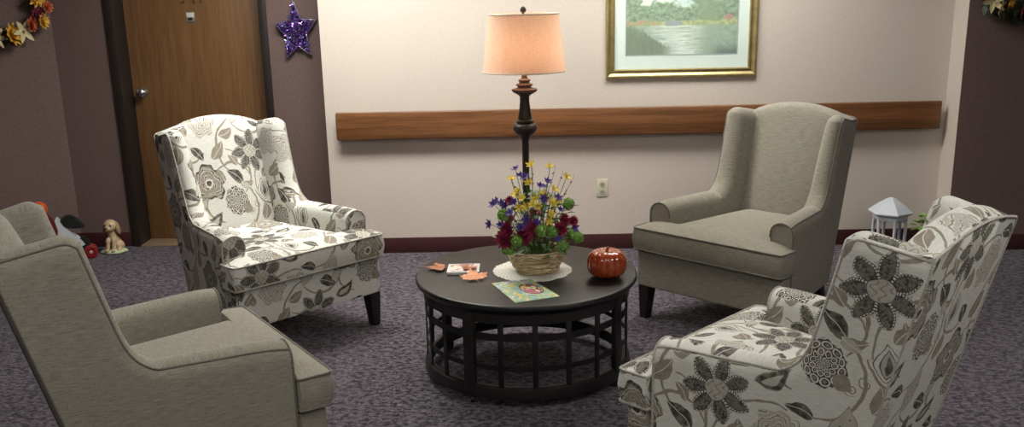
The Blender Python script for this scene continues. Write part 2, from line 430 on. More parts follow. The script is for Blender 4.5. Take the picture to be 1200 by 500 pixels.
# outlet
ot = tag(empty('wall_outlet', (.522, YB, .411)), 'ivory electrical outlet plate on the beige wall below the rail', 'outlet')
M_IVORY = plain('ivory_plastic', (.62, .61, .47), .35, nz=.03)
box('cover_plate', (-.036, -.006, -.058), (.036, 0, .058), M_IVORY, ot, .003)
for dz in (-.024, .024):
    s = lathe('socket', [(0, 0), (.016, 0), (.017, .003), (.0165, .0045), (0, .0045)], plain('socket_ivory', (.45, .42, .31), .4), ot, seg=20); s.rotation_euler = (PI / 2, 0, 0); s.location = (0, -.005, dz)
    for dx in (-.006, .006): box('slot', (dx - .0015, -.0012, -.005), (dx + .0015, 0, .005), plain('slot_dark', (.02, .02, .02), .5), s, 0)
    for k in kids(s): k.rotation_euler = (-PI / 2, 0, 0); k.location = (0, 0, .0048)

# ceiling lights
def emis(name, c, s):
    m = bpy.data.materials.new(name); m.use_nodes = True; nt = m.node_tree; nt.nodes.clear()
    e = nt.nodes.new('ShaderNodeEmission'); e.inputs[0].default_value = (*c, 1); e.inputs[1].default_value = s
    o = nt.nodes.new('ShaderNodeOutputMaterial'); nt.links.new(e.outputs[0], o.inputs[0]); return m
M_WHITEMETAL = plain('white_metal', (.7, .7, .7), .4)
LN = ['over the floral chair by the door', 'added out of view to brighten the beige wall', 'over the near floral chair', 'nearer the camera on the left', 'behind the camera']
for i, (x, y, hx, hy, s) in enumerate(LIGHTS):
    L = tag(empty('ceiling_light', (x, y, CEIL)), 'rectangular fluorescent ceiling light ' + LN[i], 'ceiling light', 'fluorescent ceiling lights')
    bm = bmesh.new()
    for lo, hi in (((-hx, -hy, -.02), (hx, -hy + .03, 0)), ((-hx, hy - .03, -.02), (hx, hy, 0)), ((-hx, -hy, -.02), (-hx + .03, hy, 0)), ((hx - .03, -hy, -.02), (hx, hy, 0))): add_box(bm, lo, hi, .002)
    from_bm('frame', bm, M_WHITEMETAL, L)
    box('diffuser', (-hx + .02, -hy + .02, -.012), (hx - .02, hy - .02, -.004), emis('fluorescent_panel', LIGHT_COL, s), L, 0)

# ------------------------------------------------------------------ wing chairs
A_, C_, YF, YA, ZA, ZS, TC, ZB = .404, .421, -.455, -.33, .612, .497, .12, .178
WF, WB, YW, ZW, YBT, ZBK = .343, .301, .229, 1.045, .458, .999
def yR(z): return .21 + .248 * z
def yFb(z): return .205 + (z - .5) * .29
def side_geo(sx):
    K, N = 14, 34; y_j = .058
    def yfw(z): return .112 + (z - ZA) * .266 - (.112 - y_j) * math.exp(-(z - ZA) / .030)
    rowsA = [ZB, .24, .32, .40, .46, .50, .53, .555, .575, .59, .60, .606, .610, ZA]
    P = {}
    def T(k, j, y, z): P[(k, j)] = (y, z)
    colsF = [YA, YA + .0005, YA + .004, YA + .012, YA + .03] + [YA + .03 + (y_j - YA - .03) * i / 9 for i in range(1, 10)] + [y_j]
    colsF = colsF[:K] + [y_j]
    tw = [0, .004, .015, .035, .06, .09, .13, .18, .24, .31, .39, .48, .57, .66, .75, .84, .91, .96, .99, 1]
    NA = len(rowsA)
    for j, z in enumerate(rowsA):
        for k in range(K + 1):
            y = colsF[k]; zz = z
            if z > .55: zz = z - (z - .55) / (ZA - .55) * .010 * max(0, 1 - (y - YA) / .10) ** 2
            T(k, j, y, zz)
        for i, t in enumerate(tw[1:]): T(K + 1 + i, j, y_j + (yR(z) - y_j) * t, z)
    NC = K + len(tw)
    sw = [.012, .03, .06, .1, .15, .2, .27, .35, .43, .51, .59, .67, .75, .82, .88, .92, .95, .975, .99, 1]
    for jj, s in enumerate(sw):
        for i, t in enumerate(tw):
            zt = ZW - (ZW - ZBK) * t - .035 * max(0, 1 - t / .22) ** 2.2
            z = ZA + (zt - ZA) * s
            y = yfw(z) * (1 - t) + yR(z) * t
            T(K + i, NA + jj, y, z)
    NR = NA + len(sw)
    # rounded boundary
    Bd = [P[(k, NA - 1)] for k in range(K + 1)] + [P[(K, NA + j)] for j in range(len(sw))] + [P[(K + i, NR - 1)] for i in range(1, len(tw))]
    Bd = np.array(Bd)
    D = []
    for a, b in zip(Bd[:-1], Bd[1:]):
        n = max(1, int(np.hypot(*(b - a)) / .004))
        for i in range(n): D.append(a + (b - a) * i / n)
    D.append(Bd[-1]); D = np.array(D)
    def dist(y, z): return float(np.min(np.hypot(D[:, 0] - y, D[:, 1] - z)))
    def xs(y, z, d=None):
        if d is None: d = dist(y, z)
        def xlow(yy): return A_ + (WB - A_) * min(1, max(0, (yy - YA) / (yR(min(z, ZA)) - YA)))
        if z <= ZA - .01: xo = xlow(y); t0 = .118
        else:
            u = min(1, (z - ZA + .01) / (ZW - ZA)); yf_ = yfw(max(z, ZA)); t = min(1, max(0, (y - yf_) / (yR(z) - yf_)))
            xa = xlow(y); xo = xa + (WF + (WB - WF) * t - xa) * u; t0 = .118 - .018 * u
        g = math.sqrt(max(0, 1 - (1 - min(d / .052, 1)) ** 2))
        g = max(g, .02)
        back = 1
        xc = xo - t0 / 2
        return xc + t0 / 2 * g * (1.0), xc - t0 / 2 * g
    V = []; idx = {}
    for (k, j), (y, z) in P.items():
        xo, xi = xs(y, z); idx[(k, j, 0)] = len(V); V.append((sx * xo, y, z)); idx[(k, j, 1)] = len(V); V.append((sx * xi, y, z))
    arm = []; wing = []
    def quad(L, a, b, c, d): L.append((a, b, c, d))
    for s in (0, 1):
        for j in range(NA - 1):
            for k in range(NC - 1): quad(arm, idx[(k, j, s)], idx[(k + 1, j, s)], idx[(k + 1, j + 1, s)], idx[(k, j + 1, s)])
        for j in range(NA - 1, NR - 1):
            for k in range(K, NC - 1): quad(wing, idx[(k, j, s)], idx[(k + 1, j, s)], idx[(k + 1, j + 1, s)], idx[(k, j + 1, s)])
    def strip(L, path):
        for a, b in zip(path[:-1], path[1:]): quad(L, idx[(*a, 0)], idx[(*b, 0)], idx[(*b, 1)], idx[(*a, 1)])
    strip(arm, [(0, j) for j in range(NA)]); strip(arm, [(k, NA - 1) for k in range(K + 1)]); strip(arm, [(NC - 1, j) for j in range(NA)]); strip(arm, [(k, 0) for k in range(NC)])
    strip(wing, [(K, j) for j in range(NA - 1, NR)]); strip(wing, [(k, NR - 1) for k in range(K, NC)]); strip(wing, [(NC - 1, j) for j in range(NA - 1, NR)])
    # piping along the outer seam, inset from the rounded boundary
    ins = []
    n = len(D)
    for i in range(0, n, 4):
        t = D[min(n - 1, i + 3)] - D[max(0, i - 3)]; t = t / np.hypot(*t); nrm = np.array([t[1], -t[0]])
        p = D[i] + nrm * .017; ins.append(p)
    pa = []; pw = []
    for p in ins:
        y, z = p
        if dist(y, z) < .0155: continue
        xo = xs(y, z, .017)[0]
        (pa if (z < ZA + .0 and y < y_j) else pw).append((sx * (xo + .0015), max(y, YA - .002), z))
    pw.insert(0, pa[-1])
    front = [(sx * (xs(YA, z, dist(YA, z))[0]), YA - .002, z) for z in [P[(0, j)][1] for j in range(NA)]]
    fi = [(sx * (xs(YA, z, dist(YA, z))[1]), YA - .002, z) for z in [P[(0, j)][1] for j in range(NA)]]
    front = front + [(sx * (A_ - .059), YA - .002, P[(0, NA - 1)][1] + .001)] + [q for q in fi[::-1] if q[2] > .5]
    return V, arm, wing, pa, pw, front
def sub_mesh(V, Fc):
    used = sorted({i for f in Fc for i in f}); mp = {u: i for i, u in enumerate(used)}
    return [V[u] for u in used], [tuple(mp[i] for i in f) for f in Fc]
def floral_uv(ox, oy, part=''):
    def fn(n, c):
        ax = max(range(3), key=lambda i: abs(n[i]))
        if ax == 0: return (c.y - .332, c.z - .888) if n.x > 0 else (-c.y + ox, c.z + oy)
        if ax == 1:
            if n.y < 0: return (c.x - .144 + (ox if part != 'back' else 0), c.z - .872 + (oy if part != 'back' else 0))
            return (-c.x + .0, c.z - .964)
        return (c.x + .12 + ox, c.y + oy + .1)
    return fn
def make_chair(fab, pipe, floral_p):
    R = empty('wing_chair')
    uf = (lambda ox, oy, p='': floral_uv(ox, oy, p)) if floral_p else (lambda ox, oy, p='': plain_uv)
    for sx in (-1, 1):
        V, arm, wing, pa, pw, fr = side_geo(sx)
        v, f = sub_mesh(V, arm); ao = mesh('arm', v, f, fab, R, uvs=uf(.05, -.1), angle=50)
        v, f = sub_mesh(V, wing); wo = mesh('wing', v, f, fab, R, uvs=uf(.05, -.1), angle=60)
        tube('piping', pa, .0042, pipe, ao, uvs=plain_uv); tube('piping', pw, .0042, pipe, wo, uvs=plain_uv)
        tube('piping', fr, .0042, pipe, ao, uvs=plain_uv)
    # back
    xsn = [-1, -.97, -.9, -.8, -.72, -.68, -.64, -.6, -.5, -.4, -.3, -.2, -.1, 0, .1, .2, .3, .4, .5, .6, .64, .68, .72, .8, .9, .97, 1]
    V = []; Fc = []; rear = []
    for xn in xsn:
        sect = []
        xa = abs(xn)
        hw = lambda z: WB - .008
        x_top = xn * (WB - .008)
        zr = .994 + .042 * math.cos(PI / 2 * min(1, abs(x_top) / .31))
        if abs(x_top) < .25:
            zt = 1.016 + .052 * math.cos(PI / 2 * abs(x_top) / .25) ** .8
        else: zt = .995
        zt = max(zt, zr + .0)
        zs_ = [ZB, .3, .45, .6, .75, .9]
        for z in zs_: sect.append((xn * hw(z), yR(z) + .001, z))
        yr = yR(zr); sect.append((x_top, yr + .001, zr - .004)); rear.append((x_top, yr + .001, zr))
        yf_ = yFb(zt - .05); 
        # top pad arc
        for q in range(1, 14):
            a = q / 14; yy = yr + (yf_ - .004 - yr) * a
            zq = zr + (zt - zr) * math.sin(PI / 2 * a / .45) if a < .45 else zt - .05 * (1 - math.sqrt(max(0, 1 - ((a - .45) / .55) ** 2)))
            sect.append((x_top, yy, zq))
        fb = lambda z: .020 * (1 - (abs(xn) / .85) ** 2 if abs(xn) < .85 else 0) * math.sin(PI * min(1, max(0, (z - .42) / .66)))
        for z in (zt - .055, zt - .08, zt - .12, .85, .75, .65, .55, .45): sect.append((xn * (hw(z) - .0), yFb(min(z, 1.02)) - fb(z), z))
        sect.append((xn * hw(.45), .14, ZB + .1)); sect.append((xn * hw(.45), .19, ZB))
        n = len(sect); V += sect
    m_ = len(xsn)
    for i in range(m_ - 1):
        for k in range(n): k2 = (k + 1) % n; Fc.append((i * n + k, i * n + k2, (i + 1) * n + k2, (i + 1) * n + k))
    Fc.append(tuple(range(n))); Fc.append(tuple((m_ - 1) * n + k for k in range(n)))
    bo = mesh('back', V, Fc, fab, R, uvs=uf(0, 0, 'back'), angle=55)
    down = [(s, yR(z) + .001, z) for s, z in ()]
    pl = [(-WB + .004, yR(z) + .001, z) for z in (ZB, .3, .45, ZA, .7, .8, .9, .99)]
    pr_ = [(-x, y, z) for x, y, z in pl[::-1]]
    tube('piping', pl + rear[1:-1] + pr_, .0045, pipe, bo, uvs=plain_uv)
    # seat cushion (T shaped)
    rows = [YF, YF + .002, YF + .008, YF + .02, YF + .05, YF + .08, -.355, -.342, -.338, -.334, -.30, -.25, -.19, -.12, -.05, .02, .09, .15, .18]
    def hw(y):
        if y <= -.341:
            d = (y - YF) / .02; return C_ - (.018 * (1 - math.sqrt(max(0, 1 - (1 - d) ** 2))) if d < 1 else 0)
        return .288 - .075 * (y + .34) / .52
    loopR = [(hw(y), y) for y in rows]; outline = [(-x, y) for x, y in loopR[::-1]][:-0 or None]
    outline = [(-x, y) for x, y in loopR[::-1]] + loopR      # back-left -> front -> back-right
    on = len(outline)
    nc = 17; V = []; Fc = []
    def ptop(x, y, hwid):
        ed = min((hwid - abs(x)) if True else 1, y - YF, .19 - y + .1)
        e = min(1, max(0, ed) / .11); return .026 * math.sin(e * PI / 2) ** .9
    for side, (z0, sg) in enumerate(((ZS - .010, 1), (ZS - TC, -1))):
        for y in rows:
            h = hw(y)
            for k in range(nc):
                x = -h + 2 * h * (0.5 - 0.5 * math.cos(PI * k / (nc - 1))) if False else h * (2 * k / (nc - 1) - 1)
                V.append((x, y, z0 + (ptop(x, y, h) if sg > 0 else -.3 * ptop(x, y, h))))
    nr = len(rows)
    for s in (0, 1):
        for j in range(nr - 1):
            for k in range(nc - 1): a = s * nr * nc + j * nc + k; Fc.append((a, a + 1, a + nc + 1, a + nc))
    # side strip with a slight bulge
    def ring(s): return [s * nr * nc + j * nc for j in range(nr - 1, -1, -1)] + [s * nr * nc + k for k in range(1, nc)] + [s * nr * nc + j * nc + nc - 1 for j in range(1, nr)]
    rt, rb = ring(0), ring(1); prev = rt
    for lv in (.2, .5, .8):
        cur = []
        for a, b2 in zip(rt, rb):
            pt = Vector(V[a]); pb = Vector(V[b2]); p = pt.lerp(pb, lv); bl = .009 * math.sin(PI * lv)
            fr = Vector((0, 0, 0))
            if p.y < YF + .03: fr.y -= bl
            if abs(p.x) > .40: fr.x += math.copysign(bl, p.x)
            cur.append(len(V)); V.append(tuple(p + fr))
        for i in range(len(rt) - 1): Fc.append((prev[i], prev[i + 1], cur[i + 1], cur[i]))
        prev = cur
    for i in range(len(rt) - 1): Fc.append((prev[i], prev[i + 1], rb[i + 1], rb[i]))
    Fc.append(tuple([rt[0], rb[0]] + [nr * nc + (nr - 1) * nc + k for k in range(1, nc)] + [(nr - 1) * nc + k for k in range(nc - 1, 0, -1)]))
    tp = [V[i] for i in rt]; bp = [V[i] for i in rb]
    co = mesh('seat_cushion', V, Fc, fab, R, uvs=uf(-.02, .06), angle=50)
    for pp in (tp, bp): tube('piping', [(x * 1.004, y - (.003 if y < YF + .01 else 0), z) for x, y, z in pp], .0045, pipe, co, uvs=plain_uv)
    # seat base
    bm = bmesh.new(); zt = ZS - TC - .006
    h1, y0 = .408, YF + .022
    prism(bm, [(-h1, y0), (h1, y0), (h1, YA - .006), (.33, YA - .006), (.25, .22), (-.25, .22), (-.33, YA - .006), (-h1, YA - .006)], ZB, zt)
    bmesh.ops.bevel(bm, geom=[e for e in bm.edges], offset=.008, segments=2, affect='EDGES')
    from_bm('seat_base', bm, fab, R, uvs=uf(.1, .05))
    # legs
    for sx in (-1, 1):
        bm = bmesh.new(); x = sx * .372; y = -.392
        V = []
        for z, h, dx, dy in ((ZB + .004, .034, 0, 0), (.0, .022, sx * .006, -.006)):
            for a, b2 in ((-1, -1), (1, -1), (1, 1), (-1, 1)): V.append((x + a * h + dx, y + b2 * h + dy, z))
        add_data(bm, V, [(0, 1, 2, 3), (4, 5, 6, 7)] + [(i, (i + 1) % 4, (i + 1) % 4 + 4, i + 4) for i in range(4)])
        bmesh.ops.bevel(bm, geom=bm.edges[:], offset=.003, segments=2, affect='EDGES'); from_bm('leg', bm, M_LEG, R)
        bm = bmesh.new(); x = sx * .262; y = .205; V = []
        for z, h, dy in ((ZB + .004, .028, 0), (.0, .019, .07)):
            for a, b2 in ((-1, -1), (1, -1), (1, 1), (-1, 1)): V.append((x + a * h, y + b2 * h + dy, z))
        add_data(bm, V, [(0, 1, 2, 3), (4, 5, 6, 7)] + [(i, (i + 1) % 4, (i + 1) % 4 + 4, i + 4) for i in range(4)])
        bmesh.ops.bevel(bm, geom=bm.edges[:], offset=.003, segments=2, affect='EDGES'); from_bm('leg', bm, M_LEG, R)
    return R
def place(o, x, y, deg): o.location = (x, y, 0); o.rotation_euler = (0, 0, math.radians(deg))
chA = make_chair(M_FLORAL, M_FLORALPIPE, True)
chD = copy_tree(chA)
place(chA, -1.329, 4.716, 45.6); place(chD, .922, 2.859, -134.4)
tag(chA, 'cream wing chair with grey floral print, facing us in front of the wooden door', 'armchair', 'floral wing chairs')
tag(chD, 'cream wing chair with grey floral print, seen from behind at the right front', 'armchair', 'floral wing chairs')
chB = make_chair(M_GRAY, M_GRAYPIPE, False)
chC = copy_tree(chB)
place(chB, 1.183, 4.765, -44.5); place(chC, -1.243, 2.971, 125.2)
tag(chB, 'plain taupe grey wing chair facing us below the right end of the wooden rail', 'armchair', 'plain grey wing chairs')
tag(chC, 'plain taupe grey wing chair seen side-on at the left front corner', 'armchair', 'plain grey wing chairs')

# ------------------------------------------------------------------ coffee table
TX, TY, TR, TZ = .011, 4.085, .491, .456
ct = tag(empty('coffee_table', (TX, TY, 0)), 'round black coffee table with open lattice drum base and casters', 'coffee table')
lathe('table_top', [(0, TZ - .045), (.462, TZ - .045), (.470, TZ - .040), (.484, TZ - .026), (TR, TZ - .018), (TR, TZ - .006), (TR - .004, TZ - .001), (TR - .008, TZ), (0, TZ)], M_TABLE, ct, seg=96)
RC = .452
def band(name, r0, r1, z0, z1, parent=ct, mat=M_IRON):
    V, Fc = lathe_data([(r0, z0), (r1, z0), (r1, z1), (r0, z1), (r0, z0)], 96, caps=False); bm = bmesh.new(); add_data(bm, V, Fc); bmesh.ops.remove_doubles(bm, verts=bm.verts, dist=1e-5)
    return from_bm(name, bm, mat, parent)
band('apron', RC - .014, RC + .006, TZ - .088, TZ - .043, mat=M_TABLE)
band('lattice_ring', RC - .006, RC, .293, .322)
band('lattice_ring', RC - .006, RC, .164, .186)
V, Fc = lathe_data([(RC - .02, .04), (RC + .012, .04), (RC + .014, .052), (RC + .008, .085), (RC - .004, .094), (RC - .02, .092), (RC - .02, .04)], 96, caps=False)
bm = bmesh.new(); add_data(bm, V, Fc); bmesh.ops.remove_doubles(bm, verts=bm.verts, dist=1e-5); from_bm('base_ring', bm, M_TABLE, ct)
NS = 20; off = math.radians(-122)
for i in range(NS):
    a = off + 2 * PI * i / NS
    if i % 5 == 0:
        o = box('post', (-.012, -.026, .045), (.012, .026, TZ - .05), M_TABLE, ct, .003)
        o.location = ((RC - .002) * math.cos(a), (RC - .002) * math.sin(a), 0); o.rotation_euler = (0, 0, a)
    else:
        o = box('slat', (-.003, -.012, .085), (.003, .012, TZ - .08), M_IRON, ct, .001)
        o.location = ((RC - .001) * math.cos(a), (RC - .001) * math.sin(a), 0); o.rotation_euler = (0, 0, a)
for i in range(4):
    a = off + PI / 2 * i; r = .432
    c_ = box('caster', (-.012, -.010, .020), (.012, .010, .045), M_IRON, ct, .002); c_.location = (r * math.cos(a), r * math.sin(a), 0); c_.rotation_euler = (0, 0, a)
    bm = bmesh.new(); V, Fc = lathe_data([(0, -.009), (.016, -.009), (.019, -.006), (.019, .006), (.016, .009), (0, .009)], 20); add_data(bm, V, Fc); bmesh.ops.remove_doubles(bm, verts=bm.verts, dist=1e-5)
    wz = from_bm('caster_wheel', bm, plain('caster_black', (.02, .02, .02), .25), c_); wz.rotation_euler = (PI / 2, 0, .6); wz.location = (.008, 0, .019)

# things on the table ------------------------------------------------
DZ = TZ + .0005
# doily
m, b = new_mat('white_lace'); o = coords(); x, y, z = sep(o); r = fsqrt(x * x + y * y); th = fatan(y, x)
holes = (fsin(th * 36) * fsin(r * 300) > .55) + (E(voro(o, 110)) < .16)
b.inputs['Roughness'].default_value = .8; setc(b, mix(noise(o, 80), (.62, .60, .54), (.85, .83, .77)))
al = fmax(1.0 - holes * (r > .03), (r < .03)); E.nt.links.new(al.v, b.inputs['Alpha']); M_LACE = m
V = []; Fc = []; S = 144; rings = [0.001, .04, .08, .115, .14, .155, .166, .174]
for ri, rad in enumerate(rings):
    for k in range(S):
        a = 2 * PI * k / S; sc = 1 + (.022 * abs(math.sin(a * 20)) if rad > .12 else 0) * (rad / .174); zz = .0012 + (.003 * max(0, math.sin(a * 12)) * ((rad / .174) ** 6))
        V.append((rad * sc * math.cos(a), rad * sc * math.sin(a), zz))
n0 = len(V)
V += [(vx, vy, vz - .0012) for vx, vy, vz in V]
for s in (0, n0):
    for ri in range(len(rings) - 1):
        for k in range(S): k2 = (k + 1) % S; Fc.append((s + ri * S + k, s + ri * S + k2, s + (ri + 1) * S + k2, s + (ri + 1) * S + k))
e0 = (len(rings) - 1) * S
for k in range(S): k2 = (k + 1) % S; Fc.append((e0 + k, e0 + k2, n0 + e0 + k2, n0 + e0 + k))
tag(mesh('doily', V, Fc, M_LACE, loc=(.040, 4.10, DZ)), 'round white lace doily under the flower basket', 'doily')

# flower arrangement
fa = tag(empty('flower_arrangement', (.060, 4.10, DZ + .003)), 'wicker basket of purple, yellow, red and green artificial flowers on the doily', 'flower arrangement')
M_WICKER = wood('willow_wicker', (.36, .26, .13), (.76, .63, .40), 'x', .6, 3)
bm = bmesh.new()
rb = random.Random(3)
def br(z): return .088 + .032 * math.sin(min(1, z / .085) * PI / 2) ** 1.0
V, Fc = lathe_data([(0, 0), (.084, 0), (.088, .004), (.105, .03), (.112, .06), (.115, .088), (.108, .090), (.10, .05), (.08, .01), (0, .01)], 40); add_data(bm, V, Fc)
for i in range(44):
    z0 = .006 + .088 * (i / 44) + rb.uniform(-.006, .006); ph = rb.uniform(0, 6.28); am = rb.uniform(.004, .013); kf = rb.choice((2, 3, 4, 5)); th0 = rb.uniform(0, 6.28); L = rb.uniform(2.0, 4.5)
    pts = []
    for k in range(34):
        t = th0 + L * k / 33; zz = min(.101, max(.004, z0 + am * math.sin(kf * t + ph))); r = br(zz) + .002 + .003 * math.sin(7 * t + ph * 3); pts.append((r * math.cos(t), r * math.sin(t), zz))
    v, f = tube_data(pts, rb.uniform(.0022, .0036), seg=6); add_data(bm, v, f)
for k in range(3):
    pts = [((.118 + .003 * math.sin(9 * t + k * 2)) * math.cos(t), (.118 + .003 * math.sin(9 * t + k * 2)) * math.sin(t), .098 + .004 * math.cos(9 * t + k * 2)) for t in [2 * PI * q / 80 for q in range(80)]]
    v, f = tube_data(pts, .003, True, 6); add_data(bm, v, f)
from_bm('wicker_basket', bm, M_WICKER, fa, angle=60)
M_LEAFG = plain('leaf_green', (.075, .16, .04), .5, nz=.4, scale=60); M_LIME = plain('lime_green', (.27, .46, .11), .6, nz=.4, scale=90)
M_YEL = plain('petal_yellow', (.86, .70, .12), .6, nz=.15, scale=60); M_PUR = plain('petal_purple', (.10, .055, .30), .6, nz=.35, scale=60)
M_RED = plain('petal_crimson', (.30, .022, .075), .6, nz=.4, scale=60); M_TWIG = plain('twig_brown', (.16, .10, .05), .7)
M_CEN = plain('flower_centre', (.16, .10, .03), .7)
def petal_data(L, W, cup, seg=5, tip=.5, z0=0):
    V = []; Fc = []
    for i in range(seg + 1):
        t = i / seg; wd = W * math.sin(PI * min(1, (t * (1 - .12) + .12)) ** (1 / (1 + tip * .0)) ) * (1 if t < .98 else .4)
        for s in (-1, 0, 1): V.append((L * t, s * wd * .5, z0 + cup * t * t * L - (0 if s else .12 * wd)))
    for i in range(seg):
        for k in range(2): a = i * 3 + k; Fc.append((a, a + 1, a + 4, a + 3))
    n = len(V); V += [(x, y, z - .0008) for x, y, z in V]; Fc += [tuple(n + i for i in f) for f in Fc]
    return V, Fc
def flower_bm(layers, cen=0.0):
    bm = bmesh.new()
    for (N, L, W, cup, tilt, ph, z) in layers:
        v, f = petal_data(L, W, cup)
        for k in range(N): add_data(bm, v, f, Matrix.Translation((0, 0, z)) @ Matrix.Rotation(2 * PI * k / N + ph, 4, 'Z') @ Matrix.Rotation(-tilt, 4, 'Y'))
    return bm
def proto(name, bm, mat): return from_bm(name, bm, mat, fa, angle=180)
def mk_yel():
    o = proto('yellow_flower', flower_bm([(6, .024, .0105, .3, .35, 0, 0), (4, .014, .008, 0, .9, .4, .002)]), M_YEL); return o
def mk_pur(): return proto('purple_flower', flower_bm([(6, .019, .009, .2, .25, 0, 0), (4, .010, .006, 0, 1.0, .4, .002)]), M_PUR)
def mk_red(): return proto('crimson_dahlia', flower_bm([(14, .042, .012, .1, .15, 0, 0), (13, .036, .012, .1, .45, .2, .003), (11, .028, .010, .1, .8, .1, .006), (8, .018, .008, 0, 1.15, .3, .010)]), M_RED)
def mk_grn(): 
    bm = bmesh.new(); rr = random.Random(5)
    blob(bm, (0, 0, 0), .018)
    v, f = petal_data(.011, .010, .5)
    for k in range(70):
        z = 1 - 2 * (k + .5) / 70; a = k * 2.4; q = Vector((math.sqrt(1 - z * z) * math.cos(a), math.sqrt(1 - z * z) * math.sin(a), z))
        M = Matrix.Translation(q * .014) @ q.to_track_quat('X', 'Z').to_matrix().to_4x4() @ Matrix.Rotation(rr.uniform(-.4, .4), 4, 'Y'); add_data(bm, v, f, M)
    return proto('green_mum', bm, M_LIME)
yellow = [(-0.079, -0.04, 0.364), (-0.0, -0.06, 0.336), (-0.029, -0.04, 0.403), (0.077, -0.04, 0.371), (-0.072, -0.1, 0.309), (0.077, -0.06, 0.316), (0.063, -0.1, 0.276), (-0.105, 0.0, 0.41), (-0.018, 0.02, 0.469), (0.134, 0.0, 0.414), (-0.042, -0.08, 0.306), (0.03, -0.06, 0.354), (-0.016, -0.09, 0.318), (0.064, 0.04, 0.455), (-.06, -.08, .345), (.01, -.09, .31), (.05, -.07, .335), (-.085, .05, .33), (.10, .05, .30), (.055, -.10, .25)]
purple = [(-0.087, 0.02, 0.454), (-0.044, -0.02, 0.424), (-0.067, 0.0, 0.43), (0.018, -0.04, 0.39), (0.052, 0.0, 0.401), (0.033, -0.08, 0.341), (-0.172, -0.02, 0.318), (-0.137, -0.04, 0.306), (-0.043, -0.12, 0.26), (0.095, -0.04, 0.334), (-0.095, -0.06, 0.326), (-0.202, -0.08, 0.234), (-0.155, -0.12, 0.24), (-0.067, -0.13, 0.229), (0.161, -0.1, 0.218), (-0.113, -0.1, 0.285), (0.09, -0.13, 0.177), (.0, -.13, .25), (-.03, -.13, .235), (.11, .05, .26), (-.10, .08, .26), (.04, .08, .36), (-.15, -.03, .315), (-.185, -.03, .31)]
red = [(-0.126, -0.10, 0.212), (-0.015, -0.125, 0.216), (0.099, -0.11, 0.214), (-0.135, -0.11, 0.17), (0.156, -0.1, 0.246), (-0.113, -0.02, 0.320), (.0, .10, .22), (.12, .08, .20), (-.11, .09, .2), (-.06, -.115, .185)]
green = [(-0.086, -0.13, 0.171), (0.02, -0.145, 0.215), (0.069, -0.13, 0.206), (-0.125, -0.11, 0.127), (0.178, -0.08, 0.166), (0.14, -0.04, 0.307), (-0.143, -0.08, 0.271), (0.113, -0.12, 0.14), (.16, .05, .15), (-.15, .06, .15), (.03, .13, .16)]
rb = random.Random(11)
stems = bmesh.new()
def stem_to(p, r=.0016):
    q = Vector(p) * 1; s = Vector((p[0] * .25, p[1] * .25 + .0, .07)); mid = s.lerp(q, .5) + Vector((0, 0, .03)); pts = [s, s.lerp(mid, .5) + Vector((0, 0, .006)), mid, mid.lerp(q, .5) + Vector((0, 0, .004)), q]
    v, f = tube_data(pts, r, seg=5); add_data(stems, v, f)
for mk, pts, smin, smax in ((mk_yel, yellow, 1.0, 1.25), (mk_pur, purple, 1.1, 1.55), (mk_red, red, 1.0, 1.3), (mk_grn, green, 1.05, 1.25)):
    first = mk()
    for i, p in enumerate(pts):
        o = first if i == 0 else first.copy()
        if i: COL.objects.link(o); o.parent = fa
        o.location = p; d_ = Vector((p[0], p[1] * 1.0 - .10, max(.03, p[2] - .16) * .9 + rb.uniform(-.05, .05))).normalized()
        d_ = (d_ + Vector((rb.uniform(-.35, .35), rb.uniform(-.35, .2), rb.uniform(-.3, .3)))).normalized()
        o.rotation_euler = d_.to_track_quat('Z', 'Y').to_euler(); s = rb.uniform(smin, smax)
        if mk is mk_red and i in (4, 5): s *= .55
        o.scale = (s, s, s); stem_to(Vector(p) - d_ * .004)
o = from_bm('stems', stems, M_LEAFG, fa); 
tw = bmesh.new()
for tip in ((.084, .0, .473), (.166, -.02, .429), (.136, .0, .364), (-.018, .02, .465), (-.105, .0, .405), (.12, .04, .44)):
    s = Vector((tip[0] * .1, 0, .09)); q = Vector(tip); pts = [s.lerp(q, t) + Vector((.006 * math.sin(t * 9), .004 * math.cos(t * 7), .02 * math.sin(PI * t))) for t in [i / 8 for i in range(9)]]
    v, f = tube_data(pts, [.0022 - .0014 * i / 8 for i in range(9)], seg=5); add_data(tw, v, f)
    for t in (.7, .8, .9, .97):
        c = pts[int(t * 8)]; blob(tw, c + Vector((rb.uniform(-.006, .006), 0, rb.uniform(0, .006))), .0035, sub=1)
from_bm('twigs', tw, M_TWIG, fa)
lf = bmesh.new(); v, f = petal_data(.045, .024, -.4)
for i in range(210):
    a = rb.uniform(0, 2 * PI); zz = rb.uniform(.08, .36); rmax = .165 * (1 - max(0, zz - .16) / .28) * (.75 + .25 * min(1, (zz - .08) / .08)); rr = rb.uniform(.3, 1) * rmax
    q = Vector((math.cos(a), math.sin(a), rb.uniform(-.3, .8))).normalized(); sc = rb.uniform(.6, 1.1)
    add_data(lf, v, f, Matrix.Translation((rr * math.cos(a), rr * math.sin(a), zz)) @ q.to_track_quat('X', 'Z').to_matrix().to_4x4() @ Matrix.Rotation(rb.uniform(-.6, .6), 4, 'X') @ Matrix.Scale(sc, 4))
for p in ((.12, -.05, .28), (.135, -.05, .27), (.15, -.05, .30)): add_data(lf, v, f, Matrix.Translation(p) @ Matrix.Rotation(-.4, 4, 'Y') @ Matrix.Scale(.8, 4))
o = from_bm('foliage', lf, M_LEAFG, fa, angle=180)

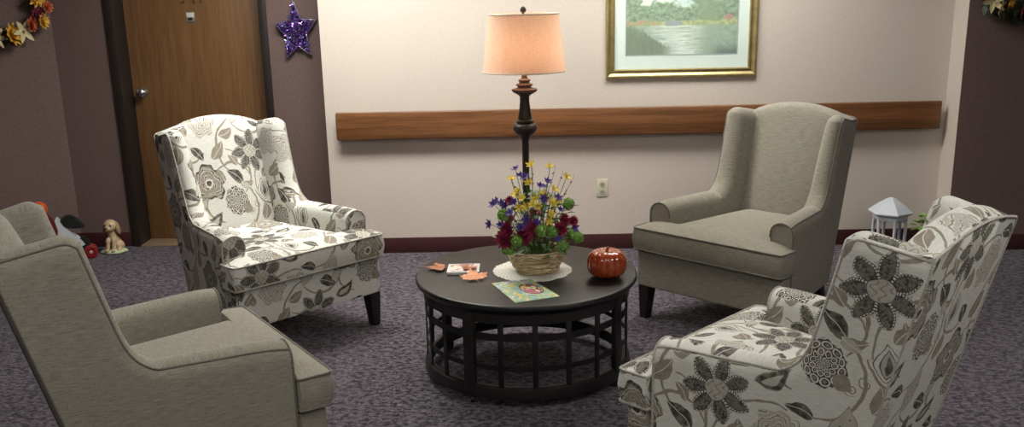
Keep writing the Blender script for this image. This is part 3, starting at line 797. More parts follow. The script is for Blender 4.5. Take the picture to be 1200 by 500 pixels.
# glazed pumpkin
m, b = new_mat('orange_glaze'); o = coords(); v_ = E(voro(o, 42)); nn = noise(o, 90, 2)
setc(b, mix(sstep(v_, .1, .6), (.42, .068, .015), (.33, .046, .010))); b.inputs['Roughness'].default_value = .12; b.inputs['Coat Weight'].default_value = .8; b.inputs['Coat Roughness'].default_value = .06
bump(b, v_ + nn * .4, .4, .003); M_PUMP = m
pk = tag(empty('pumpkin', (.362, 3.985, DZ)), 'shiny orange glazed ceramic pumpkin on the right of the table', 'pumpkin')
V = []; Fc = []; S = 96; NP = 22
for i in range(NP):
    t = i / (NP - 1); ph = -PI / 2 + PI * t
    for k in range(S):
        a = 2 * PI * k / S; rib = 1 - .085 * abs(math.cos(a * 5.5 * 1.0)) ** 6 * 1.0
        rib = 1 - .075 * (1 - abs(math.sin(a * 5.5))) ** 2
        r = .087 * (math.cos(ph) ** .58 if math.cos(ph) > 0 else 0) * rib; z = .062 + .062 * math.copysign(abs(math.sin(ph)) ** .85, ph) - (.017 * math.exp(-(r / .025) ** 2) if ph > 0 else -.010 * math.exp(-(r / .03) ** 2)) 
        V.append((r * math.cos(a), r * math.sin(a), max(0, z)))
for i in range(NP - 1):
    for k in range(S): k2 = (k + 1) % S; Fc.append((i * S + k, i * S + k2, (i + 1) * S + k2, (i + 1) * S + k))
bm = bmesh.new(); add_data(bm, V, Fc); bmesh.ops.remove_doubles(bm, verts=bm.verts, dist=1e-5); from_bm('pumpkin_body', bm, M_PUMP, pk, angle=180)
tube('stem', [(0, 0, .104), (.001, 0, .118), (.004, .002, .127), (.010, .003, .132)], [.010, .006, .005, .0065], plain('bronze_stem', (.22, .07, .02), .25), pk, seg=10)

# booklet
m, b = new_mat('booklet_cover'); u = coords('UV'); x, y, _ = sep(u)
c = mix(noise(u, 5, 2), (.22, .42, .30), (.60, .68, .40)); c = mix(sstep(noise(mapping(u, (1, 1, 1), (3, 1, 0)), 6, 2), .52, .6), c, (.75, .62, .15))
c = mix(sstep(noise(mapping(u, (1, 1, 1), (7, 4, 0)), 7, 2), .56, .62), c, (.20, .42, .62)); c = mix(sstep(noise(mapping(u, (1, 1, 1), (1, 9, 0)), 9, 2), .58, .63), c, (.75, .7, .68))
dx = (x - .66) * 1.1; dy = y - .50; rr = fsqrt(dx * dx + dy * dy)
c = mix(rr < .27, c, (.16, .045, .06)); vd = voro(u, 9, out='Color')
hs = E.nt.nodes.new('ShaderNodeSeparateColor'); E.nt.links.new(vd, hs.inputs[0])
c = mix((rr < .24), c, mix(E(hs.outputs[0]) > .5, (.82, .62, .22), (.75, .72, .55))); c = mix((rr < .24) * (E(voro(u, 9)) > .55), c, (.35, .12, .10))
c = mix((E(hs.outputs[1]) > .75) * (rr < .24), c, (.55, .2, .3))
c = mix((y > .90) * (x > .35) * (x < .85) * (noise(u, 26, 1) > .5), c, (.25, .22, .5))
setc(b, c); b.inputs['Roughness'].default_value = .18; b.inputs['Coat Weight'].default_value = .3; M_BOOK = m
cor = [(-.138, 3.911), (-.035, 3.646), (.147, 3.717), (.030, 3.965)]
cx = sum(p[0] for p in cor) / 4; cy = sum(p[1] for p in cor) / 4
V = [(x - cx, y - cy, z) for z in (0, .003) for x, y in cor]
bk = mesh('booklet', V, [(0, 1, 2, 3), (4, 5, 6, 7), (0, 1, 5, 4), (1, 2, 6, 5), (2, 3, 7, 6), (3, 0, 4, 7)], M_BOOK, smooth=False, loc=(cx, cy, DZ))
l = bk.data.uv_layers.new(name='UVMap'); uvm = {0: (0, 1), 1: (0, 0), 2: (1, 0), 3: (1, 1)}
for p in bk.data.polygons:
    for li in p.loop_indices: l.data[li].uv = uvm[bk.data.loops[li].vertex_index % 4]
tag(bk, 'glossy green and yellow puzzle booklet with a bowl on its cover, front of table', 'booklet')

# white framed tile with picture
cd = tag(empty('picture_coaster', (-.268, 4.116, DZ), 0.0), 'white framed square picture tile lying flat between orange maple leaves', 'tile')
bm = bmesh.new(); add_box(bm, (-.072, -.066, 0), (.072, .066, .014), .002); from_bm('tray', bm, plain('white_gloss', (.72, .70, .68), .3), cd)
m, b = new_mat('tile_picture'); o = coords(); c = mix(sstep(noise(o, 28, 2), .42, .6), (.80, .72, .66), (.35, .16, .11)); c = mix(sstep(noise(mapping(o, loc=(3, 0, 0)), 40, 2), .6, .7), c, (.45, .35, .25)); setc(b, c); b.inputs['Roughness'].default_value = .3
box('picture', (-.060, -.054, .013), (.060, .054, .0155), m, cd, 0)
# maple leaves
M_MAPLE = plain('orange_silk_leaf', (.72, .33, .18), .75, nz=.3, scale=50); M_MAPLE2 = plain('brown_silk_leaf', (.38, .15, .075), .75, nz=.3, scale=50)
half = [(0, .52), (.10, .30), (.16, .36), (.20, .20), (.17, .02), (.34, .18), (.36, .10), (.52, .10), (.42, -.04), (.46, -.10), (.26, -.20), (.28, -.28), (.10, -.24), (.02, -.24)]
outl = half + [(-x, y) for x, y in half[::-1][1:]][:-1] if False else half + [(-x, y) for x, y in half[::-1] if x > 0]
def maple(loc, size, rz, mat, label, tilt=(0, 0), squash=1):
    bm = bmesh.new(); n = len(outl)
    top = []
    for lay in (0, 1):
        vs = []
        for x, y in outl:
            r = math.hypot(x, y); vs.append(bm.verts.new((x * size, y * size * squash, (.028 * size * 4 * (.5 + .5 * math.sin(5 * math.atan2(y, x))) * r + .0015) + lay * .0012)))
        c = bm.verts.new((0, 0, .004 + lay * .0012))
        for i in range(n): bm.faces.new((vs[i], vs[(i + 1) % n], c))
        top.append(vs)
    for i in range(n): bm.faces.new((top[0][i], top[0][(i + 1) % n], top[1][(i + 1) % n], top[1][i]))
    v, f = tube_data([(0, -.2 * size, .003), (.02 * size, -.36 * size, .004), (.05 * size, -.48 * size, .003)], .0012, seg=5); add_data(bm, v, f)
    o = from_bm('maple_leaf', bm, mat, smooth=False, loc=loc); o.rotation_euler = (tilt[0], tilt[1], rz)
    tag(o, label, 'leaf', 'artificial maple leaves on the table')
maple((-.215, 3.985, DZ + .010), .125, .35, M_MAPLE, 'bright orange maple leaf lying in front of the white tile', tilt=(.22, 0))
maple((-.385, 4.150, DZ + .006), .12, 1.7, M_MAPLE2, 'brownish orange maple leaf left of the white tile')
maple((-.245, 4.10, DZ + .016), .075, 2.6, M_MAPLE2, 'small brown maple leaf lying on top of the white tile')

# ------------------------------------------------------------------ floor lamp
LX, LY = .022, 4.785
fl = tag(empty('floor_lamp', (LX, LY, 0)), 'black turned floor lamp with lit pale drum shade behind the table', 'floor lamp')
M_LAMPB = plain('oil_rubbed_bronze', (.030, .020, .015), .4, .2, nz=.3, scale=20); M_LAMPT = plain('antiqued_red_bronze', (.13, .062, .042), .45, .1, nz=.4, scale=40)
lathe('base', [(0, 0), (.145, 0), (.148, .008), (.140, .016), (.10, .026), (.07, .040), (.045, .048), (.036, .07), (.022, .085), (.018, .10), (0, .10)], M_LAMPB, fl)
lathe('pole', [(.0175, .09), (.0175, .93), (.020, .945), (.030, .960), (.048, .972), (.060, .990), (.061, 1.004), (.052, 1.018), (.040, 1.024), (.044, 1.028), (.044, 1.036), (.034, 1.042), (.036, 1.048), (.034, 1.060), (.027, 1.10), (.0235, 1.135), (.024, 1.155), (.032, 1.165), (0, 1.166)], M_LAMPB, fl)
lathe('collar', [(0, 1.160), (.030, 1.162), (.058, 1.178), (.064, 1.186), (.064, 1.192), (.045, 1.196), (.034, 1.200), (.034, 1.206), (.042, 1.210), (.042, 1.216), (.028, 1.220), (.024, 1.226), (.030, 1.232), (.030, 1.238), (.016, 1.244), (.013, 1.262), (0, 1.264)], M_LAMPT, fl)
# shade
m = bpy.data.materials.new('linen_shade'); m.use_nodes = True; E.nt = m.node_tree; nt = m.node_tree; nt.nodes.clear()
out = nt.nodes.new('ShaderNodeOutputMaterial'); tr = nt.nodes.new('ShaderNodeBsdfTranslucent'); df = nt.nodes.new('ShaderNodeBsdfDiffuse'); ms = nt.nodes.new('ShaderNodeMixShader')
o = coords(); x, y, z = sep(o); th = fatan(y, x)
wv = noise(comb(th * 60, z * 300, 0), 1, 2) * .5 + noise(comb(th * 8, z * 260, 3), 1, 2) * .25 + noise(comb(th * 90, z * 12, 9), 1, 2) * .25
cs = mix(sstep(wv, .38, .62), (.66, .50, .40), (.86, .72, .61)); cd_ = mix(sstep(wv, .38, .62), (.64, .59, .53), (.82, .77, .71))
nt.links.new(cs, tr.inputs[0]); nt.links.new(cd_, df.inputs[0]); ms.inputs[0].default_value = .55
nt.links.new(df.outputs[0], ms.inputs[1]); nt.links.new(tr.outputs[0], ms.inputs[2]); nt.links.new(ms.outputs[0], out.inputs[0])
ZT, ZBm, RT, RBm = 1.558, 1.277, .172, .2045
sh = lathe('lamp_shade', [(RBm, ZBm), (RT, ZT), (RT - .003, ZT), (RBm - .003, ZBm), (RBm, ZBm)], m, fl, seg=72, caps=False)
M_TRIMS = plain('shade_trim', (.72, .66, .58), .8)
for r, z in ((RBm, ZBm + .003), (RT, ZT - .003)):
    tube('shade_trim', [(r * math.cos(a), r * math.sin(a), z) for a in [2 * PI * k / 72 for k in range(72)]], .0035, M_TRIMS, sh, True, 6)
bm = bmesh.new()
for k in range(3):
    a = 2 * PI * k / 3 + .4; v, f = tube_data([(0, 0, ZT - .012), ((RT - .004) * math.cos(a), (RT - .004) * math.sin(a), ZT - .006)], .0022, seg=6); add_data(bm, v, f)
v, f = tube_data([(0, 0, 1.26), (-.05, 0, 1.30), (-.055, 0, 1.42), (0, 0, ZT - .01)], .0022, seg=6); add_data(bm, v, f)
v, f = tube_data([(0, 0, 1.26), (.05, 0, 1.30), (.055, 0, 1.42), (0, 0, ZT - .01)], .0022, seg=6); add_data(bm, v, f)
from_bm('harp', bm, M_BRASS, fl)
lathe('finial', [(0, ZT - .012), (.006, ZT - .01), (.006, ZT + .002), (.013, ZT + .006), (.016, ZT + .016), (.012, ZT + .026), (.006, ZT + .031), (0, ZT + .033)], M_LAMPB, fl, seg=16)
lathe('bulb', [(0, 1.305), (.014, 1.31), (.016, 1.335), (.028, 1.365), (.031, 1.390), (.026, 1.412), (.012, 1.425), (0, 1.428)], emis('warm_bulb', (1.0, .70, .46), LAMP_POWER * 9), fl, seg=20)
lathe('socket', [(0, 1.262), (.014, 1.262), (.014, 1.308), (0, 1.308)], M_BRASS, fl, seg=16)

# ------------------------------------------------------------------ framed painting
FX0, FX1, FZ0, FZ1 = .541, 1.484, 1.112, 1.84
pt = tag(empty('framed_painting', ((FX0 + FX1) / 2, YB, FZ0)), 'gold framed landscape print of a pond with wide pale mat on beige wall', 'picture')
W = (FX1 - FX0) / 2; H = FZ1 - FZ0
m, b = new_mat('antique_gold'); o = coords(); setc(b, mix(noise(o, 25, 3), (.30, .23, .09), (.62, .52, .26))); b.inputs['Metallic'].default_value = .75; b.inputs['Roughness'].default_value = .35; M_GOLD = m
# moulding: sweep a profile around the rectangle with mitres
prof = [(0, 0), (0, .018), (.006, .026), (.014, .028), (.020, .022), (.032, .017), (.042, .020), (.048, .026), (.054, .024), (.056, .014), (.056, 0)]
V = []; Fc = []
corn = [(-W, 0, 1, 1), (W, 0, -1, 1), (W, H, -1, -1), (-W, H, 1, -1)]
for cx_, cz_, sx, sz in corn:
    for d_, h_ in prof: V.append((cx_ + sx * d_, -h_, cz_ + sz * d_))
n = len(prof)
for i in range(4):
    j = (i + 1) % 4
    for k in range(n - 1): Fc.append((i * n + k, j * n + k, j * n + k + 1, i * n + k + 1))
    Fc.append((i * n, j * n, j * n + n - 1, i * n + n - 1))
mesh('frame', V, Fc, M_GOLD, pt, smooth=True, angle=25)
box('mat', (-W + .05, -.012, .05), (W - .05, -.004, H - .05), plain('pale_aqua_mat', (.80, .93, .87), .7, nz=.03), pt, 0)
AX0, AX1, AZ0, AZ1 = .668 - (FX0 + FX1) / 2, 1.357 - (FX0 + FX1) / 2, 1.255 - FZ0, 1.70 - FZ0
bm = bmesh.new()
for lo, hi in (((AX0 - .006, -.0135, AZ0 - .006), (AX1 + .006, -.0118, AZ0)), ((AX0 - .006, -.0135, AZ1), (AX1 + .006, -.0118, AZ1 + .006)), ((AX0 - .006, -.0135, AZ0), (AX0, -.0118, AZ1)), ((AX1, -.0135, AZ0), (AX1 + .006, -.0118, AZ1))): add_box(bm, lo, hi, 0)
from_bm('mat_bevel', bm, plain('mat_core', (.42, .50, .50), .7), pt)
m, b = new_mat('pond_landscape'); u = coords('UV'); x, y, _ = sep(u)       # x 0..1, y 0..1 up; shore at .40
n1 = noise(mapping(u, (9, 7, 1)), 1, 4, .65); n2 = noise(mapping(u, (22, 16, 1)), 1, 3, .6); n3 = noise(mapping(u, (3.2, 2.2, 1), (2, 5, 0)), 1, 2)
ym = fabs(y - .40)
sky = mix(sstep(n3, .35, .65), (.62, .80, .76), (.95, 1.0, .80))
tree = mix(sstep(n2, .3, .7), (.05, .14, .09), (.32, .47, .25))
hgt = .20 + sstep(n1, .35, .7) * .22 + sstep(fabs(x - .76), .16, .06) * .34 + sstep(x, .16, .0) * .5 + sstep(x, .88, 1.0) * .5
tmask = sstep(ym - hgt, .05, -.05)
c = mix(tmask, sky, tree)
c = mix(sstep(fabs(x - .74) + n2 * .1, .20, .08) * sstep(ym, .5, .1), c, (.20, .30, .15))
water = mix(0.45, c, (.40, .55, .47)); rip = noise(mapping(u, (5, 70, 1)), 1, 2); water = mix(sstep(fabs(x - .45), .32, .08) * sstep(rip, .3, .6) * .75, water, (.88, .96, .88))
c = mix(sstep(y - .40, .006, -.006), c, water)
bank = sstep(fabs(y - .43 - (n1 - .5) * .06), .040, .022)
c = mix(bank, c, mix(sstep(n2, .4, .6), (.28, .38, .12), (.50, .55, .22)))
red_m = bank * sstep(n2, .45, .55) * sstep(x, .34, .22); c = mix(red_m, c, (.50, .19, .13)); c = mix(bank * sstep(fabs(x - .42), .09, .05) * .8, c, (.26, .30, .42))
c = mix(sstep(fabs(y - .50) + fabs(x - .92), .07, .03), c, (.45, .20, .16))
reeds = sstep(y - .06 - sstep(x, .42, .0) * .28 - noise(mapping(u, (60, 4, 1)), 1, 2) * .12, .02, -.03); c = mix(reeds * sstep(x, .5, .3), c, mix(noise(mapping(u, (90, 5, 1)), 1, 2), (.035, .08, .04), (.24, .32, .18)))
c = mix(sstep(y, .16, .0) * sstep(x, .74, .86), c, (.06, .12, .09))
c = mix(.16, c, (.85, .98, .90))
setc(b, c); b.inputs['Roughness'].default_value = .6
art = mesh('print', [(AX0, -.0125, AZ0), (AX1, -.0125, AZ0), (AX1, -.0125, AZ1), (AX0, -.0125, AZ1), (AX0, -.0115, AZ0), (AX1, -.0115, AZ0), (AX1, -.0115, AZ1), (AX0, -.0115, AZ1)],
           [(0, 1, 2, 3), (4, 5, 6, 7), (0, 1, 5, 4), (1, 2, 6, 5), (2, 3, 7, 6), (3, 0, 4, 7)], m, pt, smooth=False)
l = art.data.uv_layers.new(name='UVMap'); q4 = {0: (0, 0), 1: (1, 0), 2: (1, 1), 3: (0, 1)}
for p in art.data.polygons:
    for li in p.loop_indices: l.data[li].uv = q4[art.data.loops[li].vertex_index % 4]
# thin glass
m = bpy.data.materials.new('picture_glass'); m.use_nodes = True; nt = m.node_tree; nt.nodes.clear()
out = nt.nodes.new('ShaderNodeOutputMaterial'); t1 = nt.nodes.new('ShaderNodeBsdfTransparent'); g1 = nt.nodes.new('ShaderNodeBsdfGlossy'); g1.inputs['Roughness'].default_value = .03
lw = nt.nodes.new('ShaderNodeLayerWeight'); fr = nt.nodes.new('ShaderNodeMath'); fr.operation = 'POWER'; fr.inputs[1].default_value = 5; ms = nt.nodes.new('ShaderNodeMixShader')
nt.links.new(lw.outputs['Facing'], fr.inputs[0]); f2 = nt.nodes.new('ShaderNodeMath'); f2.operation = 'MULTIPLY_ADD'; nt.links.new(fr.outputs[0], f2.inputs[0]); f2.inputs[1].default_value = .9; f2.inputs[2].default_value = .035; fr = f2
nt.links.new(fr.outputs[0], ms.inputs[0]); nt.links.new(t1.outputs[0], ms.inputs[1]); nt.links.new(g1.outputs[0], ms.inputs[2]); nt.links.new(ms.outputs[0], out.inputs[0])
box('glass_pane', (-W + .05, -.0165, .05), (W - .05, -.0155, H - .05), m, pt, 0)

# ------------------------------------------------------------------ tinsel star
m, b = new_mat('purple_foil'); o = coords(); vc = voro(o, 160, out='Color'); s_ = E.nt.nodes.new('ShaderNodeSeparateColor'); E.nt.links.new(vc, s_.inputs[0])
c = mix(E(s_.outputs[0]), (.10, .02, .25), (.30, .10, .55)); c = mix(E(s_.outputs[1]) > .82, c, (.75, .70, .95)); c = mix(E(s_.outputs[2]) > .85, c, (.10, .20, .55))
setc(b, c); b.inputs['Metallic'].default_value = .85; b.inputs['Roughness'].default_value = .25; M_FOIL = m
st = tag(empty('tinsel_star', (-1.452, YM - .03, 1.432)), 'shiny purple tinsel star hanging on the mauve wall beside the door', 'star decoration')
R0 = .195; r0 = .092; pts = []
for k in range(10):
    a = PI / 2 + k * PI / 5 + .06; r = R0 if k % 2 == 0 else r0; pts.append(Vector((r * math.cos(a) * .71, 0, r * math.sin(a))))
path = []
for i in range(10):
    for q in range(6): path.append(pts[i].lerp(pts[(i + 1) % 10], q / 6))
tube('wire_frame', path, .004, plain('silver_wire', (.5, .5, .55), .3, .9), st, True, 6)
bm = bmesh.new(); rb = random.Random(21)
def foil(c, L, wd):
    d_ = Vector((rb.gauss(0, 1), rb.gauss(0, .7), rb.gauss(0, 1))).normalized(); s = d_.cross(Vector((rb.gauss(0, 1), rb.gauss(0, 1), rb.gauss(0, 1)))).normalized() * wd; nrm = d_.cross(s).normalized() * .0008
    a, b2 = c, c + d_ * L; vs = [a - s, a + s, b2 + s * .4, b2 - s * .4]; add_data(bm, [v for v in vs] + [v + nrm for v in vs], [(0, 1, 2, 3), (4, 5, 6, 7), (0, 1, 5, 4), (1, 2, 6, 5), (2, 3, 7, 6), (3, 0, 4, 7)])
def inside(x, z):
    r = math.hypot(x / .71, z); a = (math.atan2(z, x / .71) - PI / 2 - .06) % (2 * PI / 5); a = min(a, 2 * PI / 5 - a); 
    # edge between tip (a=0) and notch (a=36deg)
    x0, y0 = R0, 0; x1, y1 = r0 * math.cos(PI / 5), r0 * math.sin(PI / 5); px, py = r * math.cos(a), r * math.sin(a)
    return (x1 - x0) * (py - y0) - (y1 - y0) * (px - x0) > 0
cnt = 0
while cnt < 1500:
    x = rb.uniform(-.16, .16); z = rb.uniform(-.19, .19)
    r = math.hypot(x / .71, z); ok = inside(x, z)
    if ok:
        foil(Vector((x, rb.uniform(-.022, .016), z)), rb.uniform(.010, .024), .0035); cnt += 1
from_bm('tinsel', bm, M_FOIL, st, smooth=False)

# ------------------------------------------------------------------ flower wreaths
M_DKLEAF = plain('dark_wreath_leaf', (.028, .045, .018), .6, nz=.4, scale=40)
M_GOLDP = plain('gold_petal', (.72, .42, .05), .6, nz=.2); M_CREAMP = plain('cream_petal', (.68, .60, .36), .6, nz=.15); M_ORP = plain('rust_petal', (.50, .11, .03), .6, nz=.3); M_DARKR = plain('burgundy_petal', (.16, .02, .04), .6, nz=.3)
def wreath(loc, rz, R, label, fls):
    w_ = tag(empty('flower_wreath', loc, rz), label, 'wreath', 'autumn flower wreaths')
    bm = bmesh.new(); rb = random.Random(int(R * 1000))
    for q in range(5):
        pts = [((R + .02 * math.sin(5 * t + q)) * math.cos(t), -.035 + .015 * math.sin(7 * t + q * 2), (R + .02 * math.sin(5 * t + q)) * math.sin(t)) for t in [2 * PI * k / 60 for k in range(60)]]
        v, f = tube_data(pts, .007, True, 6); add_data(bm, v, f)
    from_bm('vine_ring', bm, M_TWIG, w_)
    lf = bmesh.new(); v, f = petal_data(.07, .035, -.3)
    for i in range(150):
        a = rb.uniform(0, 2 * PI); r = R + rb.gauss(0, .03); q = Vector((rb.gauss(0, 1), -.8 + rb.gauss(0, .5), rb.gauss(0, 1))).normalized()
        add_data(lf, v, f, Matrix.Translation((r * math.cos(a), -.04 + rb.uniform(-.02, .02), r * math.sin(a))) @ q.to_track_quat('X', 'Z').to_matrix().to_4x4() @ Matrix.Scale(rb.uniform(.6, 1), 4))
    from_bm('leaves', lf, M_DKLEAF, w_, angle=180)
    for a, dr, s, mt, nm in fls:
        a = math.radians(a); bmf = flower_bm([(10, .066 * s, .028 * s, .1, .2, 0, 0), (8, .050 * s, .024 * s, .1, .6, .3, .004), (6, .030 * s, .017 * s, 0, 1.0, .1, .008)]) if nm != 'star' else flower_bm([(6, .078 * s, .030 * s, .1, .1, 0, 0), (5, .02 * s, .01 * s, 0, 1.0, .1, .005)])
        o = from_bm({'star': 'poinsettia'}.get(nm, nm), bmf, mt, w_, angle=180)
        o.location = ((R + dr) * math.cos(a), -.085, (R + dr) * math.sin(a)); o.rotation_euler = (PI / 2 + rb.uniform(-.3, .3), rb.uniform(-.3, .3), rb.uniform(0, 1))
    return w_
FLW = [(8, .0, 1.1, M_GOLDP, 'gold_flower'), (20, .04, 1.1, M_GOLDP, 'gold_flower'), (-8, .05, .7, M_ORP, 'rust_flower'), (-22, .0, .8, M_DARKR, 'burgundy_flower'), (-30, .04, .9, M_GOLDP, 'gold_flower'),
       (-44, -.005, .9, M_ORP, 'rust_flower'), (-62, .0, 1.1, M_CREAMP, 'star'), (-84, .0, 1.25, M_GOLDP, 'gold_flower'), (-108, .02, 1, M_CREAMP, 'star'), (-130, 0, .9, M_ORP, 'rust_flower'), (-155, 0, 1.1, M_GOLDP, 'gold_flower'),
       (180, 0, .9, M_DARKR, 'burgundy_flower'), (150, 0, 1.1, M_GOLDP, 'gold_flower'), (120, 0, 1, M_CREAMP, 'star'), (90, 0, 1.1, M_ORP, 'rust_flower'), (60, 0, 1, M_GOLDP, 'gold_flower'), (40, 0, .9, M_DARKR, 'burgundy_flower')]
wc = p0 + dv * .29 
wreath((wc.x + .02, wc.y - .005, 1.655), a_, .20, 'autumn flower wreath with gold blooms on the mauve wall left of the door', FLW)
FRW = [(-150, 0, 1.1, M_CREAMP, 'star'), (-125, 0, .8, M_CREAMP, 'star'), (-100, .01, .8, M_DKLEAF, 'leaf_cluster'), (-75, -.01, 1.0, M_DARKR, 'burgundy_flower'), (-55, .0, .9, M_ORP, 'rust_flower'), (-30, 0, 1, M_CREAMP, 'star'), (0, 0, 1, M_GOLDP, 'gold_flower'), (30, 0, 1, M_ORP, 'rust_flower'),
       (60, 0, 1, M_CREAMP, 'star'), (90, 0, 1, M_GOLDP, 'gold_flower'), (120, 0, 1, M_ORP, 'rust_flower'), (150, 0, 1, M_GOLDP, 'gold_flower'), (178, 0, 1, M_GOLDP, 'gold_flower'), (-112, -.05, .7, M_GOLDP, 'gold_flower')]
wreath((2.93, YR, 1.625), 0, .155, 'autumn flower wreath high on the mauve wall at the right edge', FRW)

# ------------------------------------------------------------------ puppy figurine
dg = tag(empty('puppy_figurine', (-2.775, 6.235, 0), math.radians(-2)), 'cream ceramic puppy figurine sitting on a pale green base by the door', 'figurine')
m, b = new_mat('pale_green_glaze'); o = coords(); setc(b, mix(noise(o, 30, 2), (.38, .50, .26), (.58, .66, .45))); b.inputs['Roughness'].default_value = .35
bm = bmesh.new(); blob(bm, (0, .01, .010), (.085, .075, .022), sub=3)
for v in bm.verts: v.co.z = max(v.co.z, 0); v.co.x *= 1 + .08 * math.sin(6 * math.atan2(v.co.y, v.co.x))
from_bm('green_base', bm, m, dg)
M_PUP = plain('cream_ceramic', (.56, .42, .25), .35, nz=.15, scale=14); M_PUPEAR = plain('tan_ceramic', (.40, .27, .14), .35, nz=.2, scale=20)
mb = bpy.data.metaballs.new('pup'); mb.resolution = .006; mb.render_resolution = .006; mb.threshold = .35
def ball(x, y, z, r, s=(1, 1, 1)):
    e = mb.elements.new(type='ELLIPSOID'); e.co = (x, y, z); e.radius = r * 1.45; e.size_x, e.size_y, e.size_z = [q * 1.0 for q in s]
mbo = bpy.data.objects.new('pup', mb); COL.objects.link(mbo)
for args in ((0, .030, .062, .046, (1, 1, .9)), (0, .012, .100, .038, (.95, .9, 1.1)), (0, .004, .135, .028), (.040, .030, .042, .030, (.8, 1.2, 1)), (-.040, .030, .042, .030, (.8, 1.2, 1)),
             (.046, -.012, .026, .016, (.9, 1.5, .8)), (-.046, -.012, .026, .016, (.9, 1.5, .8)),
             (.020, -.026, .080, .018, (.9, .9, 1.7)), (-.020, -.026, .080, .018, (.9, .9, 1.7)), (.020, -.032, .045, .016, (.9, .9, 1.6)), (-.020, -.032, .045, .016, (.9, .9, 1.6)),
             (.021, -.046, .026, .015, (1, 1.4, .8)), (-.021, -.046, .026, .015, (1, 1.4, .8)),
             (0, -.006, .190, .046, (1, .98, .95)), (0, -.044, .176, .022, (1.05, 1.1, .85)), (0, .075, .045, .014, (1, 1.8, 1))): ball(*args)
bpy.context.view_layer.update()
dgp = bpy.context.evaluated_depsgraph_get(); me = bpy.data.meshes.new_from_object(mbo.evaluated_get(dgp)); bpy.data.objects.remove(mbo)
body = finish('body', me, M_PUP, dg)
for s in (-1, 1):
    bm = bmesh.new(); blob(bm, (s * .046, .004, .172), (.012, .024, .046), Matrix.Rotation(s * -.22, 4, 'Y'), 2); from_bm('ear', bm, M_PUPEAR, dg)
    bm = bmesh.new(); blob(bm, (s * .018, -.047, .196), (.0068, .005, .0095)); from_bm('eye', bm, plain('eye_black', (.01, .01, .01), .15), dg)
bm = bmesh.new(); blob(bm, (0, -.069, .184), (.008, .005, .006)); from_bm('nose', bm, plain('nose_brown', (.04, .02, .015), .2), dg)
bm = bmesh.new(); v, f = tube_data([(-.012, -.063, .168), (-.006, -.067, .163), (0, -.067, .166), (.006, -.067, .163), (.012, -.063, .168)], .0015, seg=5); add_data(bm, v, f); from_bm('mouth', bm, M_PUPEAR, dg)

# ------------------------------------------------------------------ wheeled bird pull toy behind the left grey chair
ty = tag(empty('pull_toy', (-3.02, 6.06, 0), math.radians(24)), 'wheeled wooden bird toy, white and black with red wheels, by the left wall', 'toy')
M_TW = plain('white_paint', (.62, .66, .70), .4, nz=.05); M_TB = plain('black_paint', (.014, .016, .014), .4); M_TO = plain('orange_paint', (.62, .10, .02), .4); M_TR = plain('red_paint', (.24, .012, .014), .35)
def slab(name, poly, y0, y1, mat, parent, bev=.006):
    bm = bmesh.new(); n = len(poly); V = [(x, y0, z) for x, z in poly] + [(x, y1, z) for x, z in poly]
    add_data(bm, V, [tuple(range(n)), tuple(range(n, 2 * n))] + [(i, (i + 1) % n, (i + 1) % n + n, i + n) for i in range(n)])
    bmesh.ops.bevel(bm, geom=bm.edges[:], offset=bev, segments=2, affect='EDGES'); return from_bm(name, bm, mat, parent)
slab('white_body', [(-.02, .30), (.005, .265), (.035, .20), (.085, .165), (.120, .125), (.135, .095), (.06, .06), (-.10, .06), (-.12, .12), (-.07, .18), (-.05, .25)], -.022, .022, M_TW, ty)
slab('black_wing', [(-.005, .275), (.03, .300), (.065, .300), (.10, .275), (.125, .240), (.145, .215), (.11, .212), (.06, .215), (.02, .225)], -.030, .030, M_TB, ty)
slab('red_neck', [(-.12, .10), (-.13, .20), (-.125, .30), (-.07, .32), (-.035, .27), (-.02, .20), (-.05, .14)], -.028, .028, plain('dark_red_paint', (.16, .02, .012), .4), ty)
bm = bmesh.new(); blob(bm, (-.115, 0, .355), (.050, .045, .055), sub=3); from_bm('orange_head', bm, M_TO, ty)
slab('dark_underside', [(-.12, .05), (.12, .05), (.16, .10), (.135, .155), (.06, .135), (-.10, .09)], -.019, .019, M_TB, ty)
for x in (.155, -.10):
    for y in (-.030, .030):
        wv_ = lathe('wheel', [(0, -.009), (.038, -.009), (.044, -.006), (.044, .006), (.038, .009), (.028, .009), (.025, .005), (.012, .005), (0, .005)], M_TR, ty, seg=32)
        wv_.rotation_euler = (PI / 2 if y < 0 else -PI / 2, 0, 0); wv_.location = (x, y, .045)
        lathe('hub_cap', [(0, .004), (.011, .004), (.011, .012), (.006, .015), (0, .016)], plain('hub_silver', (.6, .55, .5), .3, .5), wv_, seg=16)
    tube('axle', [(x, -.04, .045), (x, .04, .045)], .004, M_IRON, ty)

# ------------------------------------------------------------------ gazebo lantern + plants by the right wall
gz = tag(empty('gazebo_lantern', (2.262, 5.74, 0), .3), 'small white wooden gazebo lantern on the floor by the right wall corner', 'lantern')
M_GZ = plain('blue_white_paint', (.56, .60, .66), .5, nz=.06)
hexa = lambda r, n=6: [(r * math.cos(2 * PI * k / n + .2), r * math.sin(2 * PI * k / n + .2)) for k in range(n)]
def pyr(name, rings_, mat, parent):
    V = []; Fc = []
    for r, z in rings_: V += [(x, y, z) for x, y in hexa(r)]
    for i in range(len(rings_) - 1):
        for k in range(6): k2 = (k + 1) % 6; Fc.append((i * 6 + k, i * 6 + k2, (i + 1) * 6 + k2, (i + 1) * 6 + k))
    Fc.append(tuple(range(6))); Fc.append(tuple((len(rings_) - 1) * 6 + k for k in range(6)))
    return mesh(name, V, Fc, mat, parent, smooth=False)
pyr('floor_deck', [(.115, 0), (.115, .03), (.105, .03), (.105, .045)], M_GZ, gz)
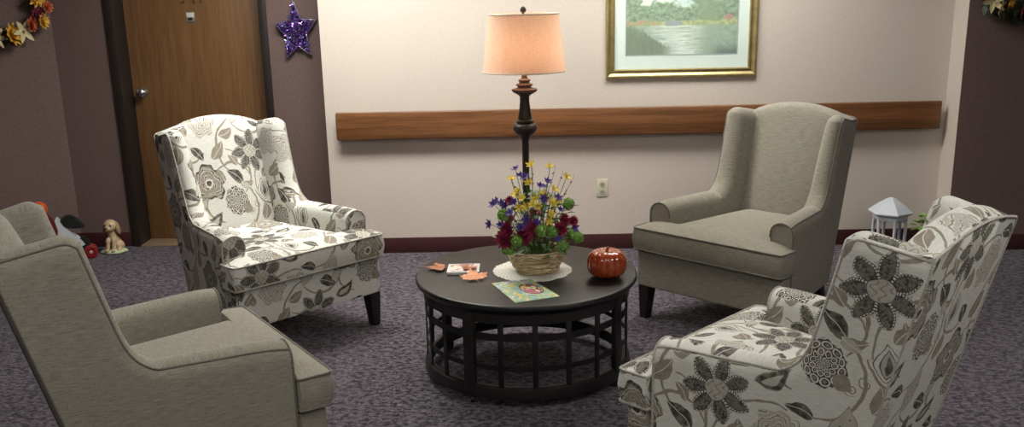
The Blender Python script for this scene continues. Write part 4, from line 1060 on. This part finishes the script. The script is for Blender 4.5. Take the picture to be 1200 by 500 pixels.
pyr('roof', [(.108, .285), (.132, .298), (.132, .306), (.075, .352), (.020, .388), (.004, .392)], M_GZ, gz)
pyr('frieze', [(.104, .262), (.104, .288)], M_GZ, gz)
for x, y in hexa(.094):
    c_ = box('column', (-.007, -.007, .045), (.007, .007, .27), M_GZ, gz, .001); c_.location = (x, y, 0)
    # curved bracket tops
for k in range(6):
    x0, y0 = hexa(.094)[k]; x1, y1 = hexa(.094)[(k + 1) % 6]
    for z in (.075, .11):
        tube('railing', [(x0, y0, z), (x1, y1, z)], .004, M_GZ, gz, seg=6)
    tube('arch', [(x0 + (x1 - x0) * t, y0 + (y1 - y0) * t, .215 + .047 * math.sin(PI * t) ** .5) for t in [i / 10 for i in range(11)]], .006, M_GZ, gz, seg=6)
lathe('candle', [(0, .045), (.028, .045), (.028, .13), (.022, .134), (0, .132)], plain('amber_wax', (.45, .22, .08), .5), gz, seg=20)
def plant(loc, R, H, label, seed, mat):
    p_ = tag(empty('potted_plant', loc), label, 'plant', None)
    lathe('pot', [(0, 0), (.05, 0), (.065, .08), (.068, .10), (.060, .10), (.055, .085), (0, .085)], plain('dark_pot', (.05, .03, .02), .6), p_, seg=24)
    rb = random.Random(seed); lf = bmesh.new(); v, f = petal_data(.06, .034, -.5)
    for i in range(90):
        a = rb.uniform(0, 2 * PI); t = rb.random(); z = .09 + H * t; r = R * math.sin(PI * (.25 + .65 * t)) * rb.uniform(.3, 1)
        q = Vector((math.cos(a), math.sin(a), rb.uniform(-.2, .9))).normalized()
        add_data(lf, v, f, Matrix.Translation((r * math.cos(a), r * math.sin(a), z)) @ q.to_track_quat('X', 'Z').to_matrix().to_4x4() @ Matrix.Rotation(rb.uniform(-.7, .7), 4, 'X') @ Matrix.Scale(rb.uniform(.6, 1.1), 4))
    from_bm('foliage', lf, mat, p_, angle=180)
    sb = bmesh.new()
    for i in range(12):
        a = rb.uniform(0, 2 * PI); v, f = tube_data([(0, 0, .07), (R * .3 * math.cos(a), R * .3 * math.sin(a), .09 + H * .4), (R * .6 * math.cos(a), R * .6 * math.sin(a), .09 + H * .8)], .002, seg=5); add_data(sb, v, f)
    from_bm('stems', sb, M_LEAFG, p_)
plant((2.505, 5.70, 0), .10, .20, 'leafy green potted plant right of the white gazebo lantern', 4, M_LIME)
